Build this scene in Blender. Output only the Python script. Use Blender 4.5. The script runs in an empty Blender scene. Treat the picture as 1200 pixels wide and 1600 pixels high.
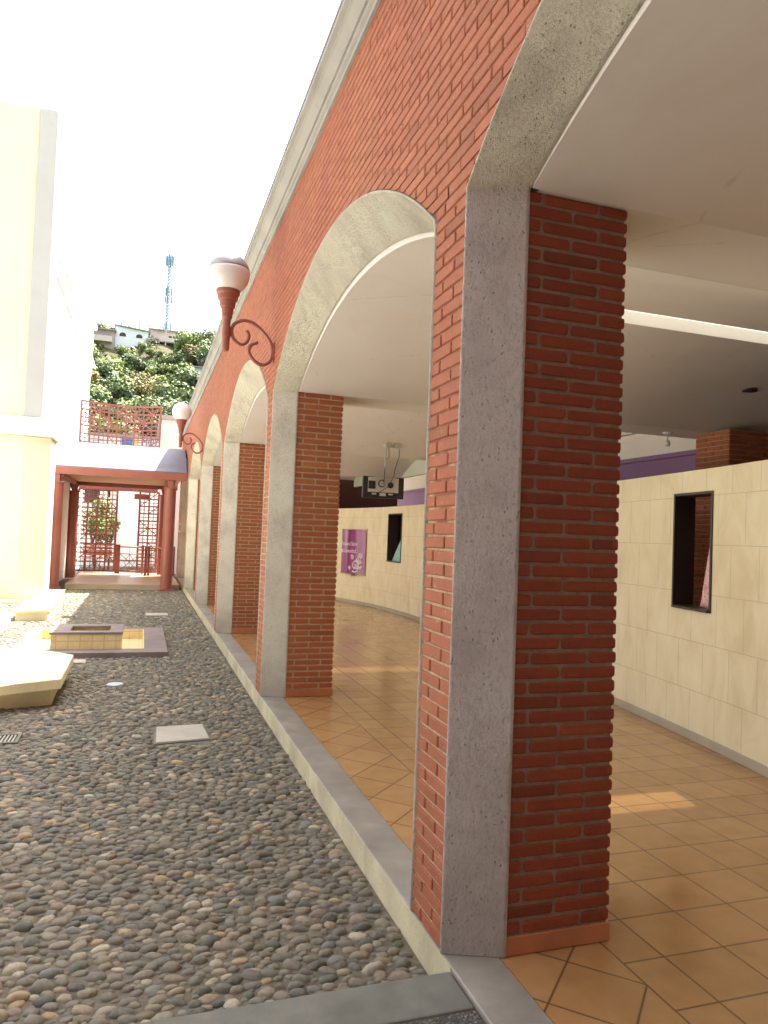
import bpy, math, random
import numpy as np
from mathutils import Vector, Matrix
random.seed(7); rng = np.random.default_rng(11)
S = bpy.context.scene; COL = S.collection
# ------------------------------------------------------------------ helpers
class MB:
    """collects shapes in world coordinates, links them as ONE mesh"""
    def __init__(s): s.v = []; s.f = []; s.t = []
    def add(s, vs, fs, tone=None):
        n = len(s.v); s.v.extend([tuple(map(float, q)) for q in vs])
        t = tone if tone is not None else 0.5
        for f in fs: s.f.append(tuple(i + n for i in f)); s.t.append(t)
        return s
    def box(s, x0, x1, y0, y1, z0, z1, tone=None):
        v = [(x0,y0,z0),(x1,y0,z0),(x1,y1,z0),(x0,y1,z0),(x0,y0,z1),(x1,y0,z1),(x1,y1,z1),(x0,y1,z1)]
        return s.add(v, [(0,3,2,1),(4,5,6,7),(0,1,5,4),(1,2,6,5),(2,3,7,6),(3,0,4,7)], tone)
    def obox(s, c, u, v, w, tone=None):      # centre and three half vectors
        c, u, v, w = map(Vector, (c, u, v, w))
        P = [c-u-v-w, c+u-v-w, c+u+v-w, c-u+v-w, c-u-v+w, c+u-v+w, c+u+v+w, c-u+v+w]
        return s.add(P, [(0,3,2,1),(4,5,6,7),(0,1,5,4),(1,2,6,5),(2,3,7,6),(3,0,4,7)], tone)
    def bar(s, a, b, w, d=None, up=(0,0,1), tone=None):   # rectangular bar from a to b
        a, b = Vector(a), Vector(b); t = (b-a); L = t.length; t.normalize(); d = d or w
        u = Vector(up)
        if abs(t.dot(u)) > .95: u = Vector((0,1,0))
        r = t.cross(u).normalized(); u = r.cross(t)
        return s.obox((a+b)/2, t*L/2, r*w/2, u*d/2, tone)
    def prism(s, poly, z0, z1, tone=None):
        n = len(poly); v = [(x,y,z0) for x,y in poly] + [(x,y,z1) for x,y in poly]
        f = [tuple(range(n))[::-1], tuple(range(n,2*n))] + [(i,(i+1)%n,(i+1)%n+n,i+n) for i in range(n)]
        return s.add(v, f, tone)
    def quad(s, a, b, c, d, tone=None): return s.add([a,b,c,d], [(0,1,2,3)], tone)
    def tube(s, pts, r, n=10, caps=True, tone=None):
        pts = [Vector(p) for p in pts]; rr = r if isinstance(r, (list,tuple)) else [r]*len(pts)
        vs = []; prev = None
        for i, p in enumerate(pts):
            t = (pts[min(i+1,len(pts)-1)] - pts[max(i-1,0)]).normalized()
            if prev is None:
                a = Vector((0,0,1)) if abs(t.z) < .9 else Vector((1,0,0))
                u = t.cross(a).normalized()
            else: u = (prev - t*prev.dot(t)).normalized()
            prev = u; w = t.cross(u)
            for k in range(n):
                an = 2*math.pi*k/n; vs.append(p + (u*math.cos(an) + w*math.sin(an))*rr[i])
        fs = [(i*n+k, i*n+(k+1)%n, (i+1)*n+(k+1)%n, (i+1)*n+k) for i in range(len(pts)-1) for k in range(n)]
        if caps: fs += [tuple(range(n))[::-1], tuple(range((len(pts)-1)*n, len(pts)*n))]
        return s.add(vs, fs, tone)
    def lathe(s, c, prof, n=24, tone=None):   # prof: (radius, z) bottom to top
        vs = []; 
        for r, z in prof:
            for k in range(n):
                a = 2*math.pi*k/n; vs.append((c[0]+r*math.cos(a), c[1]+r*math.sin(a), c[2]+z))
        fs = [(i*n+k, i*n+(k+1)%n, (i+1)*n+(k+1)%n, (i+1)*n+k) for i in range(len(prof)-1) for k in range(n)]
        fs += [tuple(range(n))[::-1], tuple(range((len(prof)-1)*n, len(prof)*n))]
        return s.add(vs, fs, tone)
    def build(s, name, mat, parent=None, smooth=False, bevel=0, seg=2, **tags):
        me = bpy.data.meshes.new(name)
        off = Vector((0,0,0)); p = parent
        while p is not None: off += p.location; p = p.parent
        me.from_pydata([(x-off.x, y-off.y, z-off.z) for x,y,z in s.v], [], s.f)
        a = me.attributes.new('tone', 'FLOAT', 'FACE'); a.data.foreach_set('value', s.t)
        me.materials.append(mat)
        if smooth is True: me.polygons.foreach_set('use_smooth', [True]*len(me.polygons))
        me.update()
        o = bpy.data.objects.new(name, me); COL.objects.link(o)
        if smooth == 'auto': me.shade_auto_smooth = None if False else None
        if parent is not None: o.parent = parent
        if bevel:
            m = o.modifiers.new('b', 'BEVEL'); m.width = bevel; m.segments = seg; m.limit_method = 'ANGLE'; m.angle_limit = math.radians(40)
        for k, val in tags.items(): o[k] = val
        return o
def thing(name, loc, label, cat, group=None):
    o = bpy.data.objects.new(name, None); COL.objects.link(o); o.location = loc; o.empty_display_size = .1
    o['label'] = label; o['category'] = cat
    if group: o['group'] = group
    return o
def dup(root, loc, label=None, rz=None, sc=None, group=None):
    r = root.copy(); COL.objects.link(r); r.location = loc
    if rz is not None: r.rotation_euler = (0,0,rz)
    if sc is not None: r.scale = sc
    if label: r['label'] = label
    if group: r['group'] = group
    for ch in list(root.children):
        c = ch.copy(); COL.objects.link(c); c.parent = r
        for g in ch.children:
            d = g.copy(); COL.objects.link(d); d.parent = c
    return r
# ------------------------------------------------------------------ materials
class N:
    def __init__(s, name):
        s.m = bpy.data.materials.new(name); s.m.use_nodes = True; s.nt = s.m.node_tree; s.n = s.nt.nodes; s.l = s.nt.links
        s.b = s.n['Principled BSDF']; s.tc = s.n.new('ShaderNodeTexCoord')
    def node(s, t, **kw):
        n = s.n.new(t)
        for k, v in kw.items():
            if k in n.inputs: s.put(n.inputs[k], v)
            else: setattr(n, k, v)
        return n
    def put(s, inp, v):
        if hasattr(v, 'is_linked') or hasattr(v, 'links'): s.l.new(v, inp)
        else:
            if isinstance(v, tuple) and len(v) == 3 and inp.type == 'RGBA': v = v + (1,)
            inp.default_value = v
    def co(s, scale=(1,1,1), rot=(0,0,0), loc=(0,0,0)):
        n = s.n.new('ShaderNodeMapping'); s.l.new(s.tc.outputs['Object'], n.inputs['Vector'])
        n.inputs['Scale'].default_value = scale; n.inputs['Rotation'].default_value = rot; n.inputs['Location'].default_value = loc
        return n.outputs[0]
    def noise(s, sc, det=4, rough=.55, co=None, dist=0):
        n = s.node('ShaderNodeTexNoise'); n.inputs['Scale'].default_value = sc; n.inputs['Detail'].default_value = det
        n.inputs['Roughness'].default_value = rough; n.inputs['Distortion'].default_value = dist
        s.l.new(co or s.tc.outputs['Object'], n.inputs['Vector']); return n.outputs['Fac']
    def voro(s, sc, co=None, feat='F1', out='Distance'):
        n = s.node('ShaderNodeTexVoronoi'); n.feature = feat; n.inputs['Scale'].default_value = sc
        s.l.new(co or s.tc.outputs['Object'], n.inputs['Vector']); return n.outputs[out]
    def ramp(s, fac, *stops):
        n = s.n.new('ShaderNodeValToRGB'); s.l.new(fac, n.inputs[0]); e = n.color_ramp.elements
        while len(e) < len(stops): e.new(.5)
        for i, (p, c) in enumerate(stops):
            e[i].position = p
            if not isinstance(c, tuple): c = (c,c,c)
            e[i].color = c + (1,) if len(c) == 3 else c
        return n.outputs[0]
    def mix(s, fac, a, b, mode='MIX'):
        n = s.n.new('ShaderNodeMix'); n.data_type = 'RGBA'; n.blend_type = mode
        s.put(n.inputs['Factor'], fac); s.put(n.inputs[6], a); s.put(n.inputs[7], b); return n.outputs[2]
    def math(s, op, a, b=0, c=0):
        n = s.n.new('ShaderNodeMath'); n.operation = op; s.put(n.inputs[0], a); s.put(n.inputs[1], b); s.put(n.inputs[2], c); return n.outputs[0]
    def attr(s, name='tone'):
        n = s.n.new('ShaderNodeAttribute'); n.attribute_name = name; return n
    def sep(s, co=None):
        n = s.n.new('ShaderNodeSeparateXYZ'); s.l.new(co or s.tc.outputs['Object'], n.inputs[0]); return n.outputs
    def bump(s, h, strength=.5, dist=.01, prev=None):
        n = s.n.new('ShaderNodeBump'); n.inputs['Strength'].default_value = strength; n.inputs['Distance'].default_value = dist
        s.l.new(h, n.inputs['Height'])
        if prev is not None: s.l.new(prev, n.inputs['Normal'])
        return n.outputs[0]
    def out(s, col, rough=.7, nrm=None, **kw):
        s.put(s.b.inputs['Base Color'], col); s.put(s.b.inputs['Roughness'], rough)
        if nrm is not None: s.l.new(nrm, s.b.inputs['Normal'])
        for k, v in kw.items(): s.put(s.b.inputs[k.replace('_', ' ')], v)
        return s.m
def plain(name, c, rough=.6, var=.15, sc=3, bump=.2, bsc=60, bd=.004, metal=0, grime=0, **kw):
    k = N(name); f = k.noise(sc, 5)
    lo = tuple(x*(1-var) for x in c); hi = tuple(min(1, x*(1+var)) for x in c)
    col = k.ramp(f, (.3, lo), (.7, hi))
    if grime:
        g = k.noise(1.7, 6, .65, k.co((1,1,.35)))
        col = k.mix(k.math('MULTIPLY', k.ramp(g, (.45, 0.), (.75, 1.)), grime), col, tuple(x*.45 for x in c))
    nr = k.bump(k.noise(bsc, 3), bump, bd) if bump else None
    return k.out(col, rough, nr, Metallic=metal, **kw)
M = {}
def brickmat(name, c, mottled=.25, flat=0., streaks=False):
    k = N(name); t = k.attr().outputs['Fac']
    if flat: t = k.math('ADD', k.math('MULTIPLY', t, 1-flat), .5*flat)
    base = k.ramp(t, (0, tuple(x*.62 for x in c)), (.35, tuple(x*.9 for x in c)), (.7, c), (1, (min(1,c[0]*1.18), c[1]*1.32, c[2]*1.35)))
    n1 = k.noise(9, 6, .65); base = k.mix(k.ramp(n1, (.35, 0.), (.72, mottled)), base, tuple(x*.55 for x in c))
    n3 = k.noise(.9, 3); base = k.mix(k.ramp(n3, (.35, 0.), (.7, .45)), base, (c[0]*.95, c[1]*.80, c[2]*.85))
    if streaks:
        st_ = k.noise(2.6, 5, .6, k.co((1,1.6,.22))); base = k.mix(k.ramp(st_, (.5, 0.), (.68, .4)), base, (c[0]*.72, c[1]*.62, c[2]*.7)); base = k.mix(k.ramp(k.noise(.8, 4, .6, k.co(loc=(2,5,1))), (.5, 0.), (.68, .45)), base, (c[0]*1.12, c[1]*1.35, c[2]*1.25))
        base = k.mix(k.ramp(k.noise(34, 4, .7), (.62, 0.), (.72, .6)), base, (.62,.46,.32))
    n2 = k.noise(70, 4, .7); pit = k.voro(110)
    nr = k.bump(n2, .55, .006); nr = k.bump(k.ramp(pit, (.0, 0.), (.12, 1.)), .25, .003, nr); nr = k.bump(k.noise(14, 2), .35, .012, nr)
    return k.out(base, k.ramp(n2, (.3, .62), (.7, .85)), nr)
M['brick_front'] = brickmat('painted_brick', (.37,.115,.05), .45, .1, True)
M['brick'] = brickmat('fired_brick', (.40,.125,.045), .4); M['brick_shaded'] = brickmat('shaded_fired_brick', (.25,.052,.02), .5)  # second one is the same brick with near-pier shade put into its colour
def mortarmat(name, c):
    k = N(name); f = k.noise(25, 6, .7); col = k.ramp(f, (.3, tuple(x*.6 for x in c)), (.65, c))
    return k.out(col, .9, k.bump(k.noise(120, 4, .8), .7, .006))
def frontmortar():
    k = N('cream_mortar'); z = k.sep()[2]; f = k.noise(25, 6, .7); g = k.noise(1.6, 5, .6)
    cream = k.ramp(f, (.3, (.36,.24,.15)), (.65, (.60,.45,.29))); red = k.ramp(f, (.3, (.22,.075,.045)), (.65, (.38,.15,.085)))
    h = k.math('ADD', k.math('MULTIPLY', z, .25), k.math('MULTIPLY', g, .9))
    return k.out(k.mix(k.ramp(h, (.95, 0.), (1.35, 1.)), cream, red), .9, k.bump(k.noise(120, 4, .8), .7, .006))
M['mortar_front'] = frontmortar()
M['mortar'] = mortarmat('brown_mortar', (.58,.44,.29)); M['mortar_shaded'] = mortarmat('shaded_mortar', (.30,.215,.165))  # darker mortar copy carries the near pier's shade in its colour
def stone(name, c, dark, pits=1.0, stain=.5, grain=1.):
    k = N(name)
    f = k.noise(3.0, 7, .62); col = k.ramp(f, (.3, tuple(x*.8 for x in c)), (.5, c), (.72, tuple(min(1,x*1.12) for x in c)))
    g = k.noise(2.2, 8, .7, k.co((1.6,1.6,.8), loc=(3,1,7)), .6)
    col = k.mix(k.math('MULTIPLY', k.ramp(g, (.52, 0.), (.68, 1.)), stain), col, dark)
    sp = k.noise(38, 6, .75); col = k.mix(k.ramp(sp, (.58, 0.), (.70, .5)), col, dark)
    col = k.mix(k.ramp(k.noise(90, 3, .7), (.6, 0.), (.75, .5)), col, tuple(min(1, x*1.5) for x in c))
    pit = k.voro(48, k.co((1,1,.7))); pn = k.noise(12, 3)
    pm = k.math('MULTIPLY', k.ramp(pit, (.08, 1.), (.22, 0.)), k.ramp(pn, (.45, 0.), (.6, 1.)))
    col = k.mix(k.math('MULTIPLY', pm, .55*pits), col, tuple(x*.5 for x in dark))
    gr = k.noise(48, 5, .75, k.co((1.6,1.6,.75), (.5,.3,0))); nr = k.bump(gr, 1.0, .09*grain); nr = k.bump(k.noise(130, 4, .8), .8, .012*grain, nr); nr = k.bump(k.math('SUBTRACT', 1., pm), .9*pits, .02, nr)
    col = k.mix(k.ramp(gr, (.36, .5*grain), (.47, 0.)), col, tuple(x*.42 for x in c)); col = k.mix(k.ramp(k.noise(20, 6, .8, k.co((1,1,.6), loc=(5,2,1))), (.56, 0.), (.66, .3*grain)), col, tuple(x*.5 for x in c))  # hollows of the bump darkened in colour, standing in for relief shade
    zz = k.math('ADD', k.sep()[2], k.math('MULTIPLY', k.noise(7, 5, .7), .5)); col = k.mix(k.ramp(zz, (.28, .5), (.62, 0.)), col, tuple(x*.5 for x in c))
    return k.out(col, .92, nr)
M['jamb'] = stone('bush_hammered_jamb', (.95,.88,.82), (.50,.43,.40), 1.1, .5, .7)
M['ring'] = stone('pitted_arch_stone', (.95,.89,.72), (.50,.45,.33), 1.2, .42, .6)
M['jamb_far'] = stone('pale_jamb_stone', (.95,.90,.74), (.50,.45,.34), 1.0, .35, .5)
def plaster(name, c, rough=.75, bump=.25, stains=.25):
    k = N(name); f = k.noise(1.1, 5, .6); col = k.ramp(f, (.3, tuple(x*.91 for x in c)), (.7, c))
    col = k.mix(k.math('MULTIPLY', k.ramp(k.noise(.75, 7, .68, k.co(loc=(4,1,2)), .8), (.52, 0.), (.72, 1.)), stains), col, (c[0]*.86, c[1]*.80, c[2]*.70))
    ck = k.voro(.55, k.co((1,1,1)), 'DISTANCE_TO_EDGE'); wv = k.noise(2.5, 4, .6); ck = k.math('ADD', ck, k.math('MULTIPLY', k.math('ABSOLUTE', k.math('SUBTRACT', wv, .5)), .12)); col = k.mix(k.ramp(ck, (.002, .45*stains*2), (.0065, 0.)), col, tuple(x*.6 for x in c))
    nr = k.bump(k.noise(160, 3, .7), bump, .002); nr = k.bump(k.noise(3.5, 3), .25, .02, nr)
    return k.out(col, rough, nr)
M['vault'] = plaster('vault_plaster', (.73,.70,.665), .75, .25, .5); M['white'] = plaster('white_paint', (.82,.80,.76))
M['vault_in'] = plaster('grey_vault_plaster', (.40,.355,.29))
M['yellow'] = plaster('pale_yellow_paint', (.80,.77,.56), .7); M['white_church'] = plaster('church_white', (.84,.83,.80), .7); M['pilaster'] = plaster('pilaster_grey_white', (.50,.51,.49), .7)
M['cornice'] = plain('cornice_grey', (.34,.33,.30), .7, .08, 2, .3, 90, .003, grime=.4); M['flash'] = plain('zinc_flashing', (.27,.30,.36), .5, .1)
# corridor floor tiles
def floormat():
    k = N('terracotta_floor'); x, y, z = k.sep()[0:3]
    def grid(u, v, T, w):
        def line(a):
            fr = k.math('FRACT', k.math('DIVIDE', a, T)); d = k.math('MINIMUM', fr, k.math('SUBTRACT', 1., fr)); return k.math('MULTIPLY', d, T)
        d = k.math('MINIMUM', line(u), line(v)); cell = k.math('ADD', k.math('FLOOR', k.math('DIVIDE', u, T)), k.math('MULTIPLY', k.math('FLOOR', k.math('DIVIDE', v, T)), 17.31))
        return d, cell
    u = k.math('ADD', x, 30.-.655); v = k.math('ADD', y, 30.-2.512)
    d1, c1 = grid(u, v, .2875*1.0, 0)
    s = .70711; a = k.math('MULTIPLY', k.math('ADD', k.math('ADD', x, y), 40-.655-2.493), s); b = k.math('MULTIPLY', k.math('ADD', k.math('SUBTRACT', y, x), 40+.655-2.493), s)
    d2, c2 = grid(a, b, .29, 0)
    sel = k.math('LESS_THAN', x, .655)
    edge = k.math('ABSOLUTE', k.math('SUBTRACT', x, .655))
    def mx(f, p, q): return k.math('ADD', k.math('MULTIPLY', f, q), k.math('MULTIPLY', k.math('SUBTRACT', 1., f), p))
    d = k.math('MINIMUM', mx(sel, d1, d2), edge); cell = mx(sel, c1, c2)
    wn = k.node('ShaderNodeTexWhiteNoise', noise_dimensions='1D'); k.l.new(cell, wn.inputs['W'])
    f = k.noise(7, 4, .5); col = k.ramp(f, (.25, (.36,.195,.08)), (.5, (.44,.245,.10)), (.75, (.50,.295,.13)))
    col = k.mix(.35, col, k.ramp(wn.outputs['Value'], (0, (.34,.18,.07)), (1, (.50,.29,.125))))
    gm = k.ramp(d, (.0026, 1.), (.0046, 0.)); col = k.mix(gm, col, (.06,.035,.022)); sc_ = k.noise(2.2, 8, .7, None, .4); col = k.mix(k.ramp(sc_, (.55, 0.), (.75, .35)), col, (.26,.15,.07))
    nr = k.bump(k.ramp(d, (.002, 0.), (.006, 1.)), .25, .002); nr = k.bump(k.noise(3, 1), .06, .01, nr)
    return k.out(col, k.ramp(k.noise(4, 2), (.3, .17), (.7, .25)), nr)
M['floor'] = floormat()
def partmat():
    k = N('cream_wall_tile'); x, y, z = k.sep()[0:3]
    row = k.math('FLOOR', k.math('DIVIDE', z, .408)); off = k.math('MULTIPLY', k.math('MODULO', row, 2.), .17)
    def line(a, T, w):
        fr = k.math('FRACT', k.math('DIVIDE', a, T)); d = k.math('MULTIPLY', k.math('MINIMUM', fr, k.math('SUBTRACT', 1., fr)), T)
        return k.ramp(k.math('DIVIDE', d, w), (.5, 1.), (1., 0.))
    l = k.math('MAXIMUM', line(k.math('ADD', z, 4.08), .408, .004), line(k.math('ADD', k.math('ADD', y, off), 40.), .34, .004))
    f = k.noise(3.5, 7, .6, k.co((1,1,.5)), .5)
    col = k.ramp(f, (.32, (.70,.59,.37)), (.5, (.80,.70,.47)), (.7, (.86,.78,.56)))
    col = k.mix(k.math('MULTIPLY', l, .5), col, (.36,.29,.20))
    return k.out(col, .38, k.bump(k.math('SUBTRACT', 1., l), .3, .002))
M['partition'] = partmat()
M['concrete_sill'] = plain('sill_cement', (.30,.275,.24), .45, .2, 4, .25, 90, .003, grime=.5)
M['plinth'] = plain('plinth_yellow', (.60,.535,.36), .85, .15, 5, .5, 50, .006, grime=.75)
M['kerb'] = plain('kerb_cement', (.17,.17,.145), .8, .2, 6, .5, 120, .004, grime=.5)
M['skirt'] = plain('skirting_tile', (.42,.17,.08), .4, .15, 5, .15, 40, .003)
M['greybase'] = plain('grey_skirting', (.42,.37,.28), .5, .1)
M['redmetal'] = plain('oxide_red_steel', (.31,.105,.075), .42, .1, 2, .12, 30, .003)
M['redlattice'] = plain('lattice_red_steel', (.27,.09,.065), .5, .1, 2, .1, 30, .003)
M['beige_wood'] = plain('canopy_boards', (.55,.38,.25), .6, .15, 2, .2)
M['roofmetal'] = plain('canopy_sheet', (.155,.155,.20), .6, .04, 1, .05, 10, .002, metal=.0, Specular_IOR_Level=.2)
M['dark'] = plain('dark_frame', (.035,.022,.017), .35, .2, 4, .1)
M['black'] = plain('black_plastic', (.02,.02,.022), .4, .1, 4, .15, 200, .001)
M['tvgrey'] = plain('tv_back_plate', (.50,.48,.43), .45, .06, 3, .1)
M['whitebox'] = plain('white_plastic', (.82,.82,.78), .4, .04)
M['steel'] = plain('pole_steel', (.45,.44,.42), .35, .05, 4, .05, metal=.6)
M['maroon'] = plaster('maroon_paint', (.10,.035,.03)); M['purple'] = plaster('purple_paint', (.21,.12,.26), .7); M['backwhite'] = plaster('back_white', (.66,.70,.64), .8)
M['pale_pink'] = plaster('pale_pink_paint', (.80,.74,.70), .75)
M['slab'] = plain('fountain_cement', (.23,.185,.18), .75, .16, 5, .3, 60, .004, grime=.5)
M['bench'] = plain('bench_yellow', (.88,.80,.52), .75, .08, 4, .35, 45, .005, grime=.3)
M['cover'] = plain('cover_plate', (.44,.41,.35), .8, .1, 5, .4, 80, .003, grime=.4)
M['platform'] = plain('platform_tile', (.60,.42,.29), .35, .1, 3, .1)
M['platside'] = plain('platform_edge', (.42,.37,.27), .85, .12, 4, .4)
M['asphalt'] = plain('asphalt', (.055,.054,.052), .9, .2, 9, .6, 150, .006)
M['earth'] = plain('dry_hill_earth', (.085,.08,.035), .95, .3, .12, .8, 1.2, .4)
M['globe'] = N('opal_globe').out((.86,.84,.83), .22, None, Transmission_Weight=.12, Subsurface_Weight=.3)
M['globecap'] = N('grey_globe_cap').out((.40,.40,.40), .3, None)
def tilemat():
    k = N('yellow_basin_tile'); x, y, z = k.sep()[0:3]
    def line(a, T):
        fr = k.math('FRACT', k.math('DIVIDE', a, T)); d = k.math('MULTIPLY', k.math('MINIMUM', fr, k.math('SUBTRACT', 1., fr)), T)
        return k.ramp(d, (.003, 1.), (.006, 0.))
    l = k.math('MAXIMUM', k.math('MAXIMUM', line(k.math('ADD', x, 10.02), .152), line(k.math('ADD', y, 10.), .152)), line(k.math('ADD', z, 10.0), .152))
    col = k.ramp(k.noise(6, 5), (.3, (.70,.55,.26)), (.7, (.82,.68,.38))); col = k.mix(k.math('MULTIPLY', l, .6), col, (.4,.3,.15))
    return k.out(col, .3, k.bump(k.math('SUBTRACT', 1., l), .3, .002))
M['btile'] = tilemat()
def pebble():
    k = N('washed_pebble_slab'); v = k.voro(95, out='Color'); d = k.voro(95)
    n = k.n.new('ShaderNodeSeparateColor'); k.l.new(v, n.inputs[0])
    col = k.ramp(n.outputs[0], (0, (.03,.035,.035)), (.5, (.085,.085,.08)), (.85, (.16,.155,.14)), (1, (.36,.34,.3)))
    col = k.mix(k.ramp(d, (.35, 0.), (.6, 1.)), col, (.07,.065,.06))
    return k.out(col, .8, k.bump(k.math('SUBTRACT', 1., d), .8, .006))
M['pebble'] = pebble()
def cobblemat():
    k = N('river_cobble'); n = k.n.new('ShaderNodeAttribute'); n.attribute_name = 'stone_col'
    f = k.noise(55, 6, .7); g = k.noise(16, 5, .7)
    col = k.mix(k.ramp(f, (.35, .55), (.65, 0.)), n.outputs['Color'], k.mix(1.0, n.outputs['Color'], (.45,.42,.38), 'MULTIPLY'))
    col = k.mix(k.ramp(g, (.52, 0.), (.75, .7)), col, (.25,.21,.16))
    return k.out(col, k.ramp(f, (.3, .55), (.7, .8)), k.bump(k.noise(90, 6, .75), .7, .006))
M['cobble'] = cobblemat()
def bedmat():
    k = N('cobble_mortar_bed'); f = k.noise(14, 7, .7); col = k.ramp(f, (.3, (.10,.087,.067)), (.55, (.19,.165,.125)), (.75, (.27,.235,.18)))
    nr = k.bump(k.noise(60, 6, .8), .9, .012); return k.out(col, .95, k.bump(k.voro(26), .5, .012, nr))
M['bed'] = bedmat()
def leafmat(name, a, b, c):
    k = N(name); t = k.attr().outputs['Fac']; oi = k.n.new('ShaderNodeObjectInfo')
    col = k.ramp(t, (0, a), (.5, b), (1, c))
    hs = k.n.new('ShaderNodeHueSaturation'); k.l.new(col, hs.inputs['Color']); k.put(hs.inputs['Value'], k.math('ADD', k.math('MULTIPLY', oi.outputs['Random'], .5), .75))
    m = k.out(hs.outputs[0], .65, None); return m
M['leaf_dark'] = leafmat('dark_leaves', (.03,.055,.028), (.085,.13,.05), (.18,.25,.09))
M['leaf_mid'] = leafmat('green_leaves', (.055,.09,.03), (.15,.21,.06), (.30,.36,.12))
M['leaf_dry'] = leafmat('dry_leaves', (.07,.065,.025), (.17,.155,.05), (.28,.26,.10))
M['leaf_scrub'] = leafmat('scrub_leaves', (.035,.05,.018), (.10,.115,.04), (.21,.20,.08))
M['bark'] = plain('bark', (.12,.085,.055), .9, .3, 20, .6, 40, .01)
# ------------------------------------------------------------------ layout numbers
G = -.15; Y1 = 2.565; PER = 4.559; SX = .2205; SY = .0875; D = .4735; W = .4113; HZ = 3.0; PW = W + SY
RO, RI, RV = .77, .50, .455            # arch rises: outer stone edge, inner stone edge, vault
def PY(k): return Y1 + k*PER
KMIN, KMAX = -1, 5
def arc_z(y, a, b, rise):
    if y <= a or y >= b: return HZ
    c = (a+b)/2; h = (b-a)/2; R = (h*h + rise*rise)/(2*rise); return HZ + math.sqrt(max(0, R*R-(y-c)**2)) - (R-rise)
def outer(k): return PY(k-1)+W, PY(k)+SY
def inner(k): return PY(k-1)+PW, PY(k)
CH = .0575                              # brick course
TOPZ = 4.72
arcade = thing('arcade', (0, 0, 0), 'long red brick arcade with stone-trimmed arches, white vaults and grey cornice', 'arcade')
# ------------------------------------------------------------------ brick facade
YA, YB = PY(KMIN)+SY, PY(KMAX)+W+.4
mb = MB(); xs = .0075
ys = []
for k in range(KMIN, KMAX+1):
    if k > KMIN:
        a, b = outer(k); ys += [(a + (b-a)*i/36, k) for i in range(37)]
def strip(m, y0, y1, z00, z01, zt): m.add([(xs,y0,z00),(xs,y0,zt),(xs,y1,zt),(xs,y1,z01)], [(0,1,2,3)])
for k in range(KMIN, KMAX+1):
    y0, y1 = PY(k)+SY, PY(k)+W + (.4 if k == KMAX else 0)
    strip(mb, y0, y1, 0, 0, TOPZ)
    mb.add([(xs,y1,0),(.24,y1,0),(.24,y1,HZ),(xs,y1,HZ)], [(0,1,2,3)])
    if k > KMIN:
        a, b = outer(k)
        for i in range(36):
            p, q = a+(b-a)*i/36, a+(b-a)*(i+1)/36
            strip(mb, p, q, arc_z(p,a,b,RO), arc_z(q,a,b,RO), TOPZ)
mb.add([(.30,YA,HZ+.58),(.30,YB,HZ+.58),(.30,YB,4.92),(.30,YA,4.92)], [(0,1,2,3)])
mb.add([(xs,YB,0),(.6,YB,0),(.6,YB,4.95),(xs,YB,4.95)], [(0,1,2,3)])
mb.build('facade_mortar', M['mortar_front'], arcade)
fb = MB()
def relief(m, P, n, tone, ins=.004, dep=.009, rnd=0.):
    """raised brick face with bevelled (and, near the camera, rounded) outline; P counter-clockwise seen from outside"""
    n = Vector(n); V = [Vector(p) for p in P]
    if rnd:
        Q = []
        for i, p in enumerate(V):
            a, b = V[i-1]-p, V[(i+1)%4]-p; r1 = min(rnd*random.uniform(.5,1.3), a.length*.45); r2 = min(rnd*random.uniform(.5,1.3), b.length*.45)
            Q += [p+a.normalized()*r1, p+(a.normalized()*r1+b.normalized()*r2)*.3, p+b.normalized()*r2]
        V = Q
    k = len(V); c = sum(V, Vector())/k; L = max((V[0]-c).length, 1e-4)
    u = (Vector(P[1])-Vector(P[0])).normalized(); w = n.cross(u)
    hu = max(abs((p-c).dot(u)) for p in V); hw = max(abs((p-c).dot(w)) for p in V)
    inn = []
    for p in V:
        d = p-c; pu, pw_ = d.dot(u), d.dot(w); i2 = min(ins, hu*.4, hw*.4)
        inn.append(c + u*pu*(1-i2/hu) + w*pw_*(1-i2/hw) + n*random.uniform(-.0012,.0010))
    vs = [p - n*dep for p in V] + [p - n*.0035 for p in V] + inn
    fs = [tuple(range(2*k,3*k))] + [(i,(i+1)%k,k+(i+1)%k,k+i) for i in range(k)] + [(k+i,k+(i+1)%k,2*k+(i+1)%k,2*k+i) for i in range(k)]
    m.add(vs, fs, tone)
def tone(): return min(1, max(0, random.gauss(.5,.2)))
piers = [(PY(k)+SY+.002, PY(k)+W-.002 + (.4 if k == KMAX else 0)) for k in range(KMIN, KMAX+1)]
rows = int(TOPZ/CH)
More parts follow.
